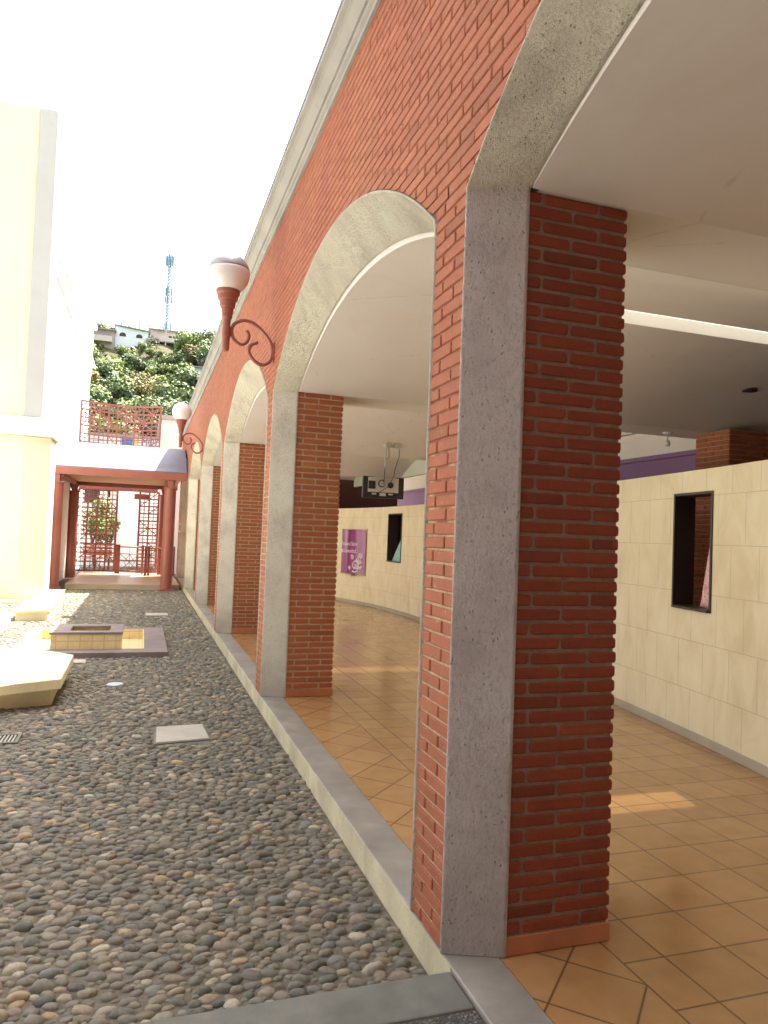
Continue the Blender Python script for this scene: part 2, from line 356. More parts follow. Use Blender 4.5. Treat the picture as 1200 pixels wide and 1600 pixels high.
for r in range(rows):
    z0, z1 = r*CH+.006, (r+1)*CH-.005
    if z0 < HZ:                                    # the piers' narrow fronts
        for (a, b) in piers:
            z1c = min(z1, HZ-.001) if z1 < HZ+.02 else z1
            L = b-a; cut = a + L*(.34 if r % 2 else .70) + random.uniform(-.006,.006)
            segs = [(a, cut-.006), (cut+.006, b)]
            if b-a > .5: segs = [(a, a+.25), (a+.262, a+.5), (a+.512, b)]
            for p, q in segs:
                e = [random.uniform(-.002,.002) for _ in range(4)]
                relief(fb, [(0,q,z0+e[0]),(0,p,z0+e[1]),(0,p,z1c+e[2]),(0,q,z1c+e[3])], (-1,0,0), tone())
    else:
        y = YA - (.13 if r % 2 else 0)
        while y < YB:
            L = .25 + random.uniform(-.006,.006); p, q = max(y, YA), min(y+L, YB); y += L+.0085
            if q-p < .02: continue
            k = None
            for kk in range(KMIN+1, KMAX+1):
                a, b = outer(kk)
                if q > a and p < b and z0 < HZ+RO: k = kk
            t = tone()
            if k is not None:
                a, b = outer(k); nn = 6; st = [p+(q-p)*i/nn for i in range(nn+1)]
                zb = [max(z0, arc_z(s, a, b, RO)+.004) for s in st]
                if max(zb) <= z0+1e-6: k = None
                else:
                    for i in range(nn):
                        if zb[i] >= z1 and zb[i+1] >= z1: continue
                        za, zc = min(zb[i], z1), min(zb[i+1], z1)
                        fb.add([(0,st[i],za),(0,st[i],z1),(0,st[i+1],z1),(0,st[i+1],zc),(xs,st[i],za),(xs,st[i+1],zc),(xs,st[i],z1),(xs,st[i+1],z1)], [(0,1,2,3),(0,3,5,4),(1,6,7,2)], t)
            if k is None:
                e = [random.uniform(-.002,.002) for _ in range(4)]
                relief(fb, [(0,q,z0+e[0]),(0,p,z0+e[1]),(0,p,z1+e[2]),(0,q,z1+e[3])], (-1,0,0), t)
fb.build('facade_brickwork', M['brick_front'], arcade)
# ------------------------------------------------------------------ piers
def pier(k):
    y0 = PY(k); y1 = y0+PW; x0, x1 = SX, SX+D
    core = MB(); core.box(x0-.01, x1-.011, y0+.0065, y1-.0065, 0, HZ-.002)
    c = core.build('pier', M['mortar'] if k > 0 else M['mortar_shaded'], arcade)
    b = MB(); z = .075; r = 0
    while z < HZ-.02:
        za, zb = z+.007, min(z+CH-.007, HZ-.003); z += CH; r += 1
        if k == KMIN and False: continue
        rag = random.uniform(-.003,.003)
        def face(cuts, mk, n, ends):
            for i in range(len(cuts)-1):
                p, q = cuts[i], cuts[i+1]
                p += .007 if i > 0 else 0; q -= .007 if i < len(cuts)-2 else 0
                j = [random.uniform(-.003,.003) for _ in range(4)]
                relief(b, mk(p, q, za+j[0]*.5, zb+j[1]*.5), n, tone(), .005, .03, .011 if k <= 1 else 0.)
        jx = random.uniform(-.006,.006)
        cx = [x0, x0+(.075+jx if r % 2 else .215+jx), x1+rag] if r % 2 == 0 else [x0, x0+.078+jx, x0+.342+jx, x1+rag]
        face(cx, lambda p,q,a,c_: [(p,y0,a),(q,y0,a),(q,y0,c_),(p,y0,c_)], (0,-1,0), 1)
        cy = [y0, y0+(.24 if r % 2 else .11), y1] if r % 2 else [y0, y0+.11, y0+.37, y1]
        face(cy, lambda p,q,a,c_: [(x1,p,a),(x1,q,a),(x1,q,c_),(x1,p,c_)], (1,0,0), 1)
        face(cx, lambda p,q,a,c_: [(q,y1,a),(p,y1,a),(p,y1,c_),(q,y1,c_)], (0,1,0), 1)
    b.build('brickwork', M['brick'] if k > 0 else M['brick_shaded'], c)
    s = MB(); s.box(x0+.002, x1+.004, y0-.005, y1+.005, .001, .074); s.build('skirting', M['skirt'], c, bevel=.003)
for k in range(KMIN, KMAX+1): pier(k)
# ------------------------------------------------------------------ stone trim
def trim(k):
    ao, bo = outer(k); ai, bi = inner(k); near = (k <= 0)
    for side in (0, 1):
        m = MB(); nz = 24
        yo, yi = (ao, ai) if side == 0 else (bo, bi)
        s = 1 if side == 0 else -1
        # slab: front outer edge stands 6 mm proud of the brick
        P = [(-.007, yo-.0*s), (-.007, yo+.010*s), (SX-.004, yi+.008*s), (SX+.012, yi+.006*s), (SX+.012, yi-.03*s), (.02, yo-.01*s)]
        if s < 0: P = P[::-1]
        m.prism([(x,y) for x,y in P[::-1]], .0, HZ+.002)
        m.build('jamb_stone', M['jamb'] if (k <= 0 and side == 1) else M['jamb_far'], arcade, bevel=.006)
    m = MB(); n = 48; ring = []
    for i in range(n+1):
        t = i/n
        yo = ao + (bo-ao)*t; zo = arc_z(yo, ao, bo, RO); yi = ai + (bi-ai)*t; zi = arc_z(yi, ai, bi, RI)
        jit = random.uniform(-.002,.002)
        ring.append([(-.007, yo, zo), (-.007, yo, zo-.012), (SX-.004, yi, zi-.004+jit), (SX+.012, yi, zi-.002), (SX+.012, yi, zi+.04), (.02, yo, zo)])
    vs = [p for r in ring for p in r]; fs = []
    for i in range(n):
        for j in range(6): fs.append((i*6+j, i*6+(j+1)%6, (i+1)*6+(j+1)%6, (i+1)*6+j))
    m.add(vs, [f[::-1] for f in fs])
    m.build('arch_ring', M['ring'], arcade)
for k in range(KMIN+1, KMAX+1): trim(k)
# ------------------------------------------------------------------ vaults
SLX0, SLX1 = 1.95, 4.3
def vault(k):
    a, b = inner(k); a += .018; b -= .018; c = (a+b)/2; xe = 8.2 if k <= 1 else 4.55
    m = MB(); n = 40; sy0, sy1 = c-.27, c+.03
    st = sorted(set([a+(b-a)*i/n for i in range(n+1)] + [sy0, sy1])); X = [SX+.014, 1.2, SLX0, SLX1, xe]
    for i in range(len(st)-1):
        p, q = st[i], st[i+1]; zp, zq = arc_z(p,a,b,RV), arc_z(q,a,b,RV)
        for j in range(4):
            if j == 2 and p >= sy0-1e-6 and q <= sy1+1e-6: continue
            m.quad((X[j],p,zp), (X[j+1],p,zp), (X[j+1],q,zq), (X[j],q,zq))
    # bead: the plaster edge turned towards the courtyard
    for i in range(len(st)-1):
        p, q = st[i], st[i+1]; zp, zq = arc_z(p,a,b,RV), arc_z(q,a,b,RV); x = SX+.014
        m.quad((x,p,zp), (x,q,zq), (x,q,zq+.12), (x,p,zp+.12))
    zt = arc_z(c, a, b, RV); H = zt+.10
    v = m.build('vault', M['vault'], arcade, smooth=False)
    v.data.polygons.foreach_set('use_smooth', [True]*len(v.data.polygons))
    w = MB()
    w.box(SLX0-.02, SLX0, sy0-.02, sy1+.02, zt+.002, H); w.box(SLX1, SLX1+.02, sy0-.02, sy1+.02, zt+.002, H)
    w.box(SLX0, SLX1, sy0-.02, sy0, zt-.004, H); w.box(SLX0, SLX1, sy1, sy1+.02, zt-.004, H)
    w.build('skylight_well', M['white'], v)
    r = MB(); r.quad((SLX0-.02,sy0-.02,H+.004),(SLX1+.02,sy0-.02,H+.004),(SLX1+.02,sy1+.02,H+.004),(SLX0-.02,sy1+.02,H+.004)); r.build('skylight_pane', M['smoke'], v)
k_ = N('opal_acrylic'); k_.n.remove(k_.b); tb = k_.n.new('ShaderNodeBsdfTransparent'); tb.inputs[0].default_value = (.55,.50,.42,1)
tl = k_.n.new('ShaderNodeBsdfTranslucent'); tl.inputs[0].default_value = (.24,.235,.21,1); ms = k_.n.new('ShaderNodeMixShader'); ms.inputs[0].default_value = .76
k_.l.new(tb.outputs[0], ms.inputs[1]); k_.l.new(tl.outputs[0], ms.inputs[2]); k_.l.new(ms.outputs[0], k_.n['Material Output'].inputs[0]); M['smoke'] = k_.m
for k in range(KMIN+1, KMAX+1): vault(k)
for k in range(KMIN, KMAX+1):           # flat soffit bands over the piers, plaster
    m = MB()
    xe = 8.2 if k <= 1 else 4.55
    m.box(SX+.05, xe, PY(k)-.018, PY(k)+PW+.018, HZ, HZ+.09)
    m.build('soffit_band', M['vault'], arcade, bevel=.004)
# outer skin of the roof above the vaults (keeps the sky out, leaves the skylight wells open)
m = MB()
for k in range(KMIN+1, KMAX+1):
    a, b = PY(k-1), PY(k); c = (a+b)/2 + PW/2; xe = 8.2 if k <= 1 else 4.55
    for (x0,x1,y0,y1) in [(.31,SLX0-.03,a+PW/2,b+PW/2), (SLX1+.03,xe,a+PW/2,b+PW/2), (SLX0-.03,SLX1+.03,a+PW/2,c-.32), (SLX0-.03,SLX1+.03,c+.06,b+PW/2)]:
        m.box(x0,x1,y0,y1,3.565,3.60)
m.box(4.55,4.63, PY(1)+PW+.02, YB, HZ, 3.56); 
m2 = MB(); m2.box(.3,8.2,YA-.3,YA-.2,0,3.9); m2.build('end_wall', M['maroon'], arcade)
m.build('flat_roof', M['backwhite'], arcade)
# ------------------------------------------------------------------ cornice and sill
prof = [(.0,4.70),(-.022,4.70),(-.022,4.735),(-.040,4.745),(-.040,4.785),(-.055,4.785),(-.055,4.80),(-.064,4.81),(-.078,4.835),(-.095,4.86),(-.108,4.868),(-.108,4.892),(-.135,4.90),(-.135,4.935),(.34,4.935),(.34,4.90),(.012,4.90)]
m = MB(); vs = []; ysn = [YA-.2 + (YB+.25-YA)*i/12 for i in range(13)]
for y in ysn: vs += [(x,y,z) for x,z in prof]
n = len(prof); fs = [(i*n+j, (i+1)*n+j, (i+1)*n+(j+1)%n, i*n+(j+1)%n) for i in range(12) for j in range(n)] + [tuple(range(n)), tuple(range(12*n,13*n))[::-1]]
m.add(vs, fs); m.build('cornice', M['cornice'], arcade)
m = MB(); m.box(-.143,.30,YA-.2,YB+.05,4.938,4.952); m.build('coping_flashing', M['flash'], arcade)
m = MB(); m.box(.0,.208,YA-.6,YB,-.05,.0); m.build('sill', M['concrete_sill'], arcade, bevel=.006)
m = MB(); m.box(.002,.206,YA-.6,YB,G-.05,-.0505); m.box(-.001,.1,2.56,YB,G-.05,-.004); m.build('plinth', M['plinth'], arcade)
# ------------------------------------------------------------------ corridor floor, partition wall, back room
m = MB(); m.box(.208, 9.0, -3.5, 27, -.12, -.002); m.build('corridor_floor', M['floor'], kind='structure')
WP = [(-1.5,1.55),(0,2.05),(2,2.66),(4.1,3.11),(4.9,3.25),(6.34,3.44),(10,3.86),(13.33,4.01),(15.3,3.945),(16.6,3.73),(17.5,3.48),(19,2.9),(20.2,2.25)]
def wx(y):
    for i in range(len(WP)-1):
        if WP[i][0] <= y <= WP[i+1][0]:
            p0 = WP[max(i-1,0)]; p1 = WP[i]; p2 = WP[i+1]; p3 = WP[min(i+2,len(WP)-1)]
            t = (y-p1[0])/(p2[0]-p1[0]); h = p2[0]-p1[0]
            m1 = (p2[1]-p0[1])/(p2[0]-p0[0])*h; m2 = (p3[1]-p1[1])/(p3[0]-p1[0])*h
            return (2*t**3-3*t**2+1)*p1[1] + (t**3-2*t**2+t)*m1 + (-2*t**3+3*t**2)*p2[1] + (t**3-t**2)*m2
    return WP[-1][1]
WH = 2.265; WT = .20
wins = [(4.85,5.36,1.10,2.055), (14.5,15.22,1.09,2.09)]
wall = thing('partition_wall', (3.3, 6, 0), 'curved cream tiled partition wall with two narrow dark openings', 'wall')
m = MB(); yy = sorted(set([-1.5+.2*i for i in range(109)] + [w for q in wins for w in q[:2]])); yy = [y for y in yy if y <= 20.2]
for i in range(len(yy)-1):
    p, q = yy[i], yy[i+1]; a, b = wx(p), wx(q); mid = (p+q)/2
    spans = [(.07, WH)]
    for (w0,w1,z0,z1) in wins:
        if w0 < mid < w1: spans = [(.07,z0),(z1,WH)]
    for z0, z1 in spans:
        m.quad((a,p,z0),(a,p,z1),(b,q,z1),(b,q,z0)); m.quad((a+WT,p,z0),(b+WT,q,z0),(b+WT,q,z1),(a+WT,p,z1))
    m.quad((a,p,WH),(a+WT,p,WH),(b+WT,q,WH),(b,q,WH))
m.build('wall_face', M['partition'], wall)
m = MB()
for i in range(len(yy)-1):
    p, q = yy[i], yy[i+1]; a, b = wx(p)-.012, wx(q)-.012
    m.quad((a,p,0),(a,p,.072),(b,q,.072),(b,q,0)); m.quad((a,p,.072),(a+.03,p,.072),(b+.03,q,.072),(b,q,.072))
m.build('skirting', M['greybase'], wall)
for (w0,w1,z0,z1) in wins:
    xa, xb = wx(w0), wx(w1); m = MB(); t = .022
    def fr(y0,y1,za,zb,front=.012,back=WT+.01):
        x0, x1 = wx(y0), wx(y1)
        m.add([(x0-front,y0,za),(x1-front,y1,za),(x1-front,y1,zb),(x0-front,y0,zb),(x0+back,y0,za),(x1+back,y1,za),(x1+back,y1,zb),(x0+back,y0,zb)],
              [(0,3,2,1),(4,5,6,7),(0,1,5,4),(3,7,6,2),(0,4,7,3),(1,2,6,5)])
    fr(w0-t,w0,z0-t,z1+t); fr(w1,w1+t,z0-t,z1+t); fr(w0,w1,z0-t,z0,.03); fr(w0,w1,z1,z1+t)
    m.build('window_frame', M['dark'], wall)
m = MB()
for y_ in [14.3+.25*i for i in range(8)]: m.quad((wx(y_)+.42,y_,1.0),(wx(y_)+.42,y_,2.2),(wx(y_+.25)+.42,y_+.25,2.2),(wx(y_+.25)+.42,y_+.25,1.0))
m.build('dark_backing', M['black'], wall)  # black sheet added behind the farther opening to make it dark
# what stands in the openings
def cloth(name, pts, mat, label, cat):
    """draped cloth: a folded skirt between bottom arc and apex"""
    (cx, cy, z0), hgt, rad = pts; m = MB(); n = 28; L = 9; vs = []
    for i in range(L+1):
        t = i/L
        for k in range(n):
            a = 2*math.pi*k/n; r = rad*(1-t*.86)*(1+.16*math.sin(5*a+2*t)*(1-t))
            vs.append((cx+r*.55*math.cos(a), cy+r*math.sin(a)+.02*t, z0+hgt*t+.01*math.sin(3*a)*(1-t)))
    fs = [(i*n+k, i*n+(k+1)%n, (i+1)*n+(k+1)%n, (i+1)*n+k) for i in range(L) for k in range(n)] + [tuple(range(n))[::-1], tuple(range(L*n,(L+1)*n))]
    m.add(vs, fs); o = m.build(name, mat, smooth=True); o['label'] = label; o['category'] = cat; return o
def patmat(name, a, b, sc):
    k = N(name); v = k.voro(sc); w = k.noise(sc*.8, 4, .6, None, 1.5); col = k.ramp(w, (.42, a), (.52, b), (.6, a)); col = k.mix(k.ramp(v, (.2, .6), (.45, 0.)), col, b)
    return k.out(col, .85, k.bump(k.noise(200,2), .3, .002))
M['pink'] = patmat('pink_lace', (.62,.26,.28), (.86,.62,.60), 45); M['teal'] = patmat('teal_cloth', (.20,.42,.38), (.36,.60,.54), 20)
cloth('draped_cloth', ((wx(5.0)+.16, 5.03, 1.103), .50, .115), M['pink'], 'pink patterned cloth draped to a point in the nearer dark wall opening', 'cloth')
m = MB(); ydb, n = 14.72, 12; vs = []
for i in range(n+1):
    t = i/n; vs += [(wx(14.6)+.02+.05*math.sin(t*9)*.5, 14.57+.62*t, 1.09-.03+.02*math.sin(t*5)), (wx(14.6)+.10, 14.57+.0*t+.02, 1.09+.64)]
m.add(vs, [(2*i,2*i+2,2*i+3,2*i+1) for i in range(n)])
o = m.build('hanging_cloth', M['teal'], smooth=True); o['label'] = 'teal cloth hanging as a slanted triangle in the farther dark wall opening'; o['category'] = 'cloth'
# purple sign panel, bulging, with white script and flourish
def signpt(u, z, o=0.):                 # u 0 at the near end .. 1 at the far end
    y = 16.3+1.1*u; b = .10*math.sin(math.pi*u)+.03+o; return (wx(y)-b*.95, y-b*.3, z)
sg = thing('wall_sign', (3.65, 16.85, .70), 'glossy purple curved sign panel with white lettering and a scroll flourish', 'sign')
m = MB(); n = 24
for i in range(n):
    a, b = i/n, (i+1)/n; m.quad(signpt(a,.70), signpt(a,1.75), signpt(b,1.75), signpt(b,.70))
k_ = N('purple_acrylic'); y_ = k_.sep()[1]; col = k_.ramp(k_.noise(1.2, 2, .5, k_.co((1,3,.15))), (.3, (.15,.02,.11)), (.55, (.28,.05,.20)), (.75, (.48,.16,.34)))
M['acrylic'] = k_.out(col, .12, None)
m.build('panel', M['acrylic'], sg, smooth=True)
m = MB(); m.bar(signpt(0,.69), (wx(16.3),16.3,.69), .02); m.bar(signpt(1,.69), (wx(17.4),17.4,.69), .02); m.bar(signpt(0,1.75), (wx(16.3),16.3,1.75), .02); m.bar(signpt(1,1.75), (wx(17.4),17.4,1.75), .02)
m.build('bracket', M['steel'], sg); m = MB(); m.bar(signpt(.5,.68,-.03), (wx(16.85)+.0,16.85,.68), .05); m.build('hook', M['steel'], sg)
M['letter'] = plain('white_lettering', (.88,.80,.86), .4, .02)
def textpts(s, size):
    cu = bpy.data.curves.new('t', 'FONT'); cu.body = s; cu.size = size; cu.shear = .25; cu.resolution_u = 3
    o = bpy.data.objects.new('t', cu); COL.objects.link(o); dg = bpy.context.evaluated_depsgraph_get(); me = bpy.data.meshes.new_from_object(o.evaluated_get(dg))
    vs = [tuple(v.co) for v in me.vertices]; fs = [tuple(p.vertices) for p in me.polygons]
    bpy.data.objects.remove(o); bpy.data.curves.remove(cu); bpy.data.meshes.remove(me); return vs, fs
for s, z, u0 in (('Tradicional Salon', 1.37, .98), ('de la comunidad...', 1.20, .99)):
    vs, fs = textpts(s, .13); m = MB()
    m.add([signpt(max(0.02, u0 - x/1.25), z+y, .006) for x, y, _ in vs], fs); m.build('lettering', M['letter'], sg)
def spiral(cu, cz, r, t0, turns, dirn=1, n=26):
    return [signpt(min(.98, max(.02, cu + dirn*r*(1-.85*i/n)*math.cos(t0+turns*2*math.pi*i/n)/1.1)), cz + r*(1-.85*i/n)*math.sin(t0+turns*2*math.pi*i/n), .008) for i in range(n+1)]
m = MB()
for (cu,cz,r,t0,tn,d) in [(.30,.90,.16,-2.2,1.6,-1),(.30,.90,.16,.9,-.5,-1),(.14,1.14,.07,-1.5,1.4,-1),(.40,1.09,.06,.5,1.2,1),(.50,.83,.05,0,1.2,1),(.14,.98,.05,1,1.2,1),(.13,.86,.05,2,1.2,1),(.24,1.05,.07,2,.9,1)]:
    m.tube(spiral(cu,cz,r,t0,tn,d), .015, 6)
m.build('flourish', M['letter'], sg)
# back room
m = MB(); m.box(8.0,8.1,YA,27,0,3.3); o = m.build('back_wall', M['purple']); o['label'] = 'purple rear wall with white upper band seen over the partition'; o['category'] = 'wall'
m2 = MB(); m2.box(8.03,8.13,YA,27,3.303,5.6); m2.build('upper_band', M['backwhite'], o)
m2 = MB(); m2.box(2.3,5.9,20.3,20.4,0,4.6); w2 = m2.build('end_wall', M['maroon']); w2['label'] = 'dark maroon wall closing the far end of the corridor'; w2['category'] = 'wall'
m2 = MB(); m2.box(7.96,8.0,YA,27,3.26,3.34); m2.build('ledge', M['purple'], o)
def column(x0,x1,y0,y1,h,label):
    t = thing('brick_column', ((x0+x1)/2,(y0+y1)/2,0), label, 'column')
    m = MB(); m.box(x0+.012,x1-.012,y0+.012,y1-.012,0,h); m.build('mortar_core', M['mortar'], t)
    b = MB(); z = .0; r = 0
    while z < h-.06:
        a, c = z+.006, z+CH-.006; z += CH; r += 1
        s = .12 if r % 2 else .25
        def row(p0, p1):
            cuts = [p0]; q = p0+s
            while q < p1-.05: cuts.append(q); q += .25
            return cuts+[p1]
        for L, mk, n in ((row(x0,x1), lambda p,q: [(p,y0,a),(q,y0,a),(q,y0,c),(p,y0,c)], (0,-1,0)), (row(y0,y1), lambda p,q: [(x0,q,a),(x0,p,a),(x0,p,c),(x0,q,c)], (-1,0,0))):
            for i in range(len(L)-1): relief(b, mk(L[i]+.005, L[i+1]-.005), n, tone(), .006, .025)
    b.build('brickwork', M['brick'], t)
column(5.2,5.85,6.75,7.3,2.995,'square brick column standing behind the partition, right of the purple wall')
column(5.6,6.2,4.0,4.5,2.995,'brick column seen through the nearer dark wall opening')
column(5.6,6.3,15.9,16.5,4.6,'brick column behind the television, left of the purple wall')
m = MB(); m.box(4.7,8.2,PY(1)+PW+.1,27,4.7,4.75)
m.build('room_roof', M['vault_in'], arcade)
for i, (Yt) in enumerate((8.6, 11.2, 13.8)):
    m = MB(); m.bar((4.7,Yt,3.95),(7.98,Yt,4.35),.09,.16); o = m.build('roof_beam', M['dark']); o['label'] = ['dark sloping roof beam nearest behind the partition','middle dark sloping roof beam of the back room','farthest dark sloping roof beam of the back room'][i]; o['category'] = 'beam'; o['group'] = 'roof beams of the back room'
# ------------------------------------------------------------------ ceiling fittings
def pend(loc, label, drop=.10):
    t = thing('ceiling_lamp', loc, label, 'ceiling lamp'); x, y, z = loc
    m = MB(); m.lathe((x,y,z-.02), [(.05,0),(.06,.02)], 16); m.build('canopy_plate', M['whitebox'], t)
    m = MB(); m.tube([(x,y,z-.02),(x,y,z-drop)], .008, 8); m.build('stem', M['steel'], t)
    m = MB(); m.lathe((x,y,z-drop-.07), [(.03,0),(.035,.035),(.025,.07)], 12); m.build('bulb_holder', M['whitebox'], t, smooth=True)
pend((4.83, 7.35, 2.998), 'small white bulb holder hanging from the dark ceiling above the partition')
pend((1.95, 8.30, 3.26), 'small white bulb holder under the vault left of the television', .04)
m = MB(); zd = arc_z(6.22, inner(1)[0]+.018, inner(1)[1]-.018, RV); m.lathe((4.95,6.22,zd), [(.07,-.012),(.08,-.008),(.08,.05)], 24); o = m.build('recessed_downlight', M['dark']); o['label'] = 'round dark recessed downlight in the grey vault'; o['category'] = 'downlight'
tv = thing('television', (2.62, 11.3, 2.2), 'wide black television hung from a ceiling pole, seen from behind', 'television')
TX, TY, TZ = 2.17, 11.3, 2.19
m = MB(); m.box(TX,TX+.70,TY,TY+.07,TZ+.035,TZ+.385); m.build('housing', M['black'], tv, bevel=.012)
m = MB(); m.box(TX+.08,TX+.60,TY-.02,TY-.001,TZ+.13,TZ+.37); m.build('back_plate', M['tvgrey'], tv, bevel=.006)
m = MB(); m.lathe((0,0,0), [(.05,-.01),(.05,.0)], 20); m.v = [(TX+.46+x, TY-.022+z, TZ+.25+y) for x,y,z in m.v]; m.build('speaker_hole', M['black'], tv)
m = MB(); m.tube([(TX+.30+.055*math.cos(a), TY-.05, TZ+.27+.055*math.sin(a)) for a in [i*.3 for i in range(22)]], .009, 6); m.build('cable_coil', M['black'], tv)
m = MB(); m.box(TX+.08,TX+.20,TY-.035,TY-.0205,TZ+.18,TZ+.31); m.build('connector_box', M['black'], tv, bevel=.006)
for a_, b_, c_, d_ in ((.28,.38,.07,.12),(.15,.22,.09,.115),(.43,.5,.09,.115)): m = MB(); m.box(TX+a_,TX+b_,TY-.03,TY-.001,TZ+c_,TZ+d_); m.build('socket', M['tvgrey'], tv)
m = MB(); m.tube([(TX+.35,TY-.05,TZ+.22),(TX+.35,TY-.05,TZ+.36),(TX+.345,TY-.05,TZ+.92)], .014, 10); m.box(TX+.17,TX+.52,TY-.06,TY-.045,TZ+.36,TZ+.39); m.build('ceiling_pole', M['steel'], tv)
for i, (bx, lab) in enumerate(((TX+.42,'pale power socket box on the vault, left one above the television'),(TX+.58,'pale power socket box on the vault, right one above the television'))):
    zc = 3.085; m = MB(); m.box(bx-.06,bx+.06,TY+.02,TY+.14,zc-.02,zc+.08); o = m.build('socket_box', M['tvgrey'], bevel=.006); o['label'] = lab; o['category'] = 'socket box'
for i, (p, lab) in enumerate((([(TX+.42,TY+.02,3.06),(TX+.42,TY-.01,2.9),(TX+.36,TY-.04,2.85),(TX+.335,TY-.06,2.7),(TX+.33,TY-.06,2.45)], 'black cable running down the television pole'), ([(TX+.6,TY+.02,3.05),(TX+.585,TY-.03,2.92),(TX+.52,TY-.05,2.72),(TX+.50,TY-.06,2.6),(TX+.42,TY-.06,2.42),(TX+.25,TY-.055,2.31)], 'black cable hanging free to the right of the television pole'))):
    m = MB(); m.tube(p, .006, 6); o = m.build('cable', M['black']); o['label'] = lab; o['category'] = 'cable'
# ------------------------------------------------------------------ wall lamps
def wall_lamp(y, capped, label, dx=0.):
    t = thing('wall_lamp', (-.48, y, 3.37), label, 'wall lamp', 'globe lamps on the arcade front')
    c = (-.478, y, 0)
    m = MB(); m.lathe(c, [(.012,3.365),(.028,3.368),(.036,3.39),(.038,3.50),(.042,3.51),(.042,3.60),(.038,3.605),(.040,3.68),(.052,3.70),(.052,3.735),(.058,3.74),(.060,3.79),(.074,3.80),(.080,3.86),(.096,3.87),(.104,3.92),(.116,3.93),(.118,3.965),(.10,3.97)], 28)
    m.build('stem_cup', M['redmetal'], t, smooth=False)
    zc = 4.135; R = .205
    p = [(R*math.cos(a), zc+R*math.sin(a)) for a in [math.radians(d) for d in range(-60, 15 if capped else 90, 5)]]
    m = MB(); m.lathe(c, [(.10,3.96)] + p + ([] if capped else [(.004, zc+R)]), 36); m.build('globe', M['globe'], t, smooth=True)
    if capped:
        p = [(R*math.cos(a)*1.004, zc+R*math.sin(a)*.96+.003) for a in [math.radians(d) for d in range(11, 90, 6)]]
        m = MB(); m.lathe(c, p + [(.004, zc+R*.965)], 36); m.build('globe_cap', M['globecap'], t, smooth=True)
    P = [(-.28,3.592),(-.255,3.54),(-.279,3.473),(-.332,3.448),(-.397,3.486),(-.427,3.556),(-.413,3.631),(-.36,3.674),(-.298,3.692),(-.206,3.667),(-.111,3.595),(-.043,3.51),(-.018,3.431),(-.026,3.336),(-.079,3.278),(-.143,3.271),(-.209,3.315),(-.248,3.384),(-.233,3.45),(-.166,3.486)]
    Q = []
    for i in range(len(P)-1):
        p0 = P[max(i-1,0)]; p1 = P[i]; p2 = P[i+1]; p3 = P[min(i+2,len(P)-1)]
        for j in range(4):
            s = j/4; f = lambda a,b,c_,d: .5*((2*b)+(-a+c_)*s+(2*a-5*b+4*c_-d)*s*s+(-a+3*b-3*c_+d)*s**3)
            Q.append((f(p0[0],p1[0],p2[0],p3[0]), y, f(p0[1],p1[1],p2[1],p3[1])))
    Q.append((P[-1][0], y, P[-1][1]))
    m = MB(); m.tube(Q, .0175, 10); m.build('scroll_bracket', M['redmetal'], t, smooth=True)
    m = MB(); m.box(-.014,.0,y-.03,y+.03,3.30,3.50); m.build('wall_plate', M['redmetal'], t, bevel=.004)
wall_lamp(7.30, True, 'nearer globe lamp with grey top on a red scroll bracket')
wall_lamp(16.4, False, 'farther all-white globe lamp on a red scroll bracket')
# ------------------------------------------------------------------ courtyard ground
m = MB(); m.box(-400,400,-40,900,-1.0,-.26); m.build('ground', M['earth'], kind='structure')
m = MB(); m.box(-9,0.0,2.4,10.6,-.25,G); m.box(-9,0.0,12.9,28.3,-.25,G); m.box(-9,-2.7,10.6,12.9,-.25,G); m.box(-.9,0.0,10.6,12.9,-.25,G); m.build('courtyard_bed', M['bed'], kind='structure')
m = MB(); m.prism([(-9,2.50),(-9,2.30),(-.006,2.335),(-.006,2.555)], -.22, -.012); m.build('kerb_strip', M['kerb'], kind='structure', bevel=.008)
m = MB(); m.prism([(-9,2.296),(-9,-3.5),(-.006,-3.5),(-.006,2.331)], -.3, -.018); m.build('pebble_paving', M['pebble'], kind='structure')
m = MB(); m.box(-9,-4.15,2.56,17.2,G-.05,G+.03); m.build('bounce_paving', M['white_church'], kind='structure')  # pale slab added to bounce sunlight up into the vaults
# cobbles: dart throwing, big ones first, one mesh
ex = [(-3.85,-1.90,7.7,9.3),(-2.76,-.76,10.40,13.0),(-1.02,-.54,6.2,6.8),(-1.05,-.57,15.28,15.83),(-1.95,-1.77,10.03,10.29),(-2.45,-2.03,6.45,6.68),(-3.3,0,21.7,28.3),(-3.3,-2.68,14.4,17.1)]
cell = .08; gridd = {}; st = []
def kerb_y(x): return 2.53
def try_add(x, y, r, A):
    gx, gy = int(x/cell), int(y/cell)
    for i in range(gx-1, gx+2):
        for j in range(gy-1, gy+2):
            for (X, Y_, R) in gridd.get((i,j), ()):
                s = (r+R); dx = (x-X)/(s*1.28); dy = (y-Y_)/(s*.80)
                if dx*dx+dy*dy < .80: return False
    gridd.setdefault((gx,gy), []).append((x,y,r)); st.append((x,y,r)); return True
X0c = -4.2
for r, tries in ((.034,3000),(.029,14000),(.0255,50000),(.022,90000),(.018,110000),(.013,90000)):
    xs_ = rng.uniform(X0c, -.03, tries); ys_ = rng.uniform(2.5, 22.0, tries); rr = r*rng.uniform(.9,1.12,tries)
    for x, y, q in zip(xs_, ys_, rr):
        if y < kerb_y(x)+.025: continue
        if any(a-.02 < x < b+.02 and c-.02 < y < d+.02 for a,b,c,d in ex): continue
        if (y > 9 and q < .0165) or (y > 14 and q < .021): continue
        try_add(x, y, q, 0)
st = np.array(st); ns = len(st)
